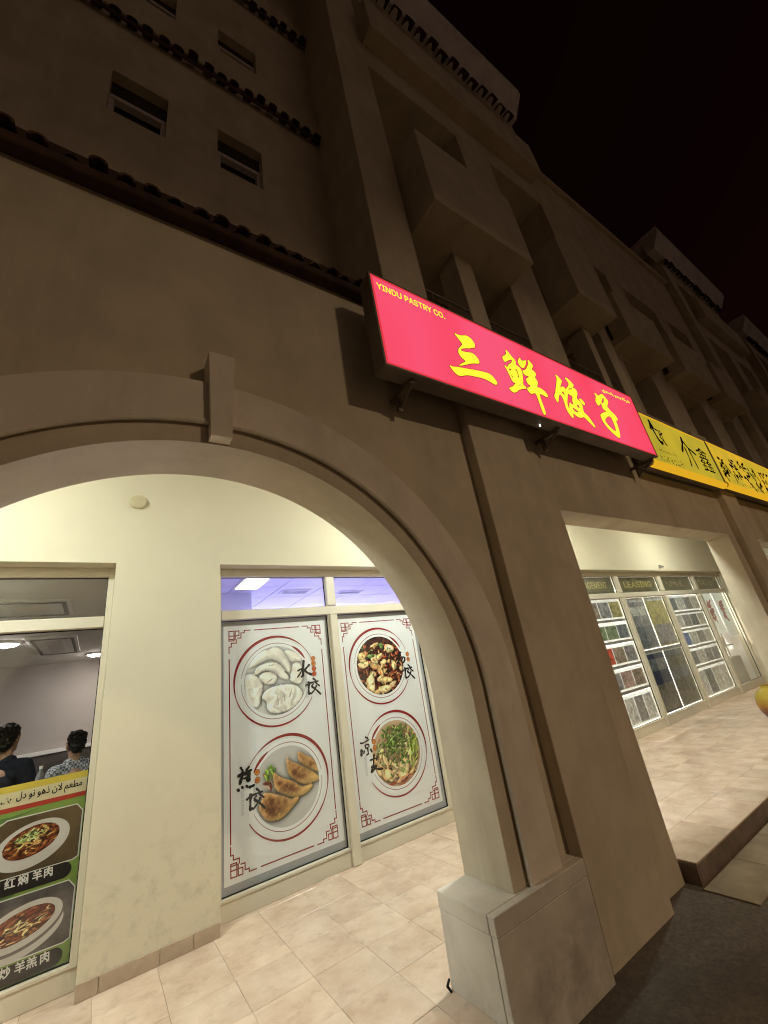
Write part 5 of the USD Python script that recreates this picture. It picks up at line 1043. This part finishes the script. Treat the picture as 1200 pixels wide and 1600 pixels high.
solo('drain_stain', flat(sbox(0, 0, .001, .001), 0) if False else lathe([(0, -.1395), (.018, -.1395), (.02, -.141)], 2.95, 1.30, 16), m_black, 'small dark spot on the street in front of the pilaster', 'stain')

# ------------------------------------------------------------------ street lamp out of view behind the camera, placed to light the facade
lp = np.array([6.3, -9.8, 8.9])
t = thing('street_lamp', (lp[0]+.3, lp[1]-1.6, -.141), 'unseen street lamp on a tall grey pole, lighting the facade', 'street lamp', 'unseen lamps along the street')
part(t, 'pole', cyl((lp[0]+.3, lp[1]-1.6, -.141), (lp[0]+.3, lp[1]-1.6, 9.0), .09, 16, .055), m_grey_metal, smooth=40)
part(t, 'base_plate', bx(lp[0]+.1, lp[0]+.5, lp[1]-1.8, lp[1]-1.4, -.141, -.10, .01), m_grey_metal)
part(t, 'arm', cyl((lp[0]+.3, lp[1]-1.6, 8.9), (lp[0], lp[1]-.2, 9.1), .035, 12), m_grey_metal)
hx, hy = .45, .22
part(t, 'lamp_head', bx(lp[0]-hx-.03, lp[0]+hx+.03, lp[1]-hy-.03, lp[1]+hy+.03, lp[2]+.03, lp[2]+.14, .02), m_grey_metal)
for a, b, c, d in ((-hx-.02, hx+.02, hy, hy+.02), (-hx-.02, hx+.02, -hy-.02, -hy), (-hx-.02, -hx, -hy, hy), (hx, hx+.02, -hy, hy)):  # unseen skirt, its depth chosen to keep the upper walls dark
    part(t, 'glare_shield', bx(lp[0]+a, lp[0]+b, lp[1]+c, lp[1]+d, lp[2]-.072, lp[2]+.03), m_grey_metal)
L = UsdLux.RectLight.Define(stage, t.path + '/lamp_light')
L.CreateWidthAttr(.7); L.CreateHeightAttr(.3); L.CreateIntensityAttr(STREET); L.CreateColorAttr(Gf.Vec3f(1.0, .74, .47))
zl = np.array([.0, -.05, 1.0]); zl = zl/np.linalg.norm(zl)
L.AddTransformOp().Set(look(zl, lp - t.org + np.array([0, 0, .0])))

q = np.array([-14.0, -9.8, 9.2])  # lamp out of view, placed to light the dark upper recesses from the left
t = thing('street_lamp', (q[0], q[1]-1.6, -.141), 'unseen second street lamp farther left, lighting the upper recesses', 'street lamp', 'unseen lamps along the street')
part(t, 'pole', cyl((q[0], q[1]-1.6, -.141), (q[0], q[1]-1.6, 9.3), .09, 16, .055), m_grey_metal, smooth=40)
part(t, 'arm', cyl((q[0], q[1]-1.6, 9.2), (q[0], q[1]-.2, 9.4), .035, 12), m_grey_metal)
part(t, 'lamp_head', bx(q[0]-.48, q[0]+.48, q[1]-.25, q[1]+.25, q[2]+.10, q[2]+.22, .03), m_grey_metal)
L = UsdLux.RectLight.Define(stage, t.path + '/lamp_light')
L.CreateWidthAttr(.7); L.CreateHeightAttr(.3); L.CreateIntensityAttr(STREET2); L.CreateColorAttr(Gf.Vec3f(1.0, .74, .47))
L.AddTransformOp().Set(look(np.array([-.35, -.55, 1.0]), q - t.org))
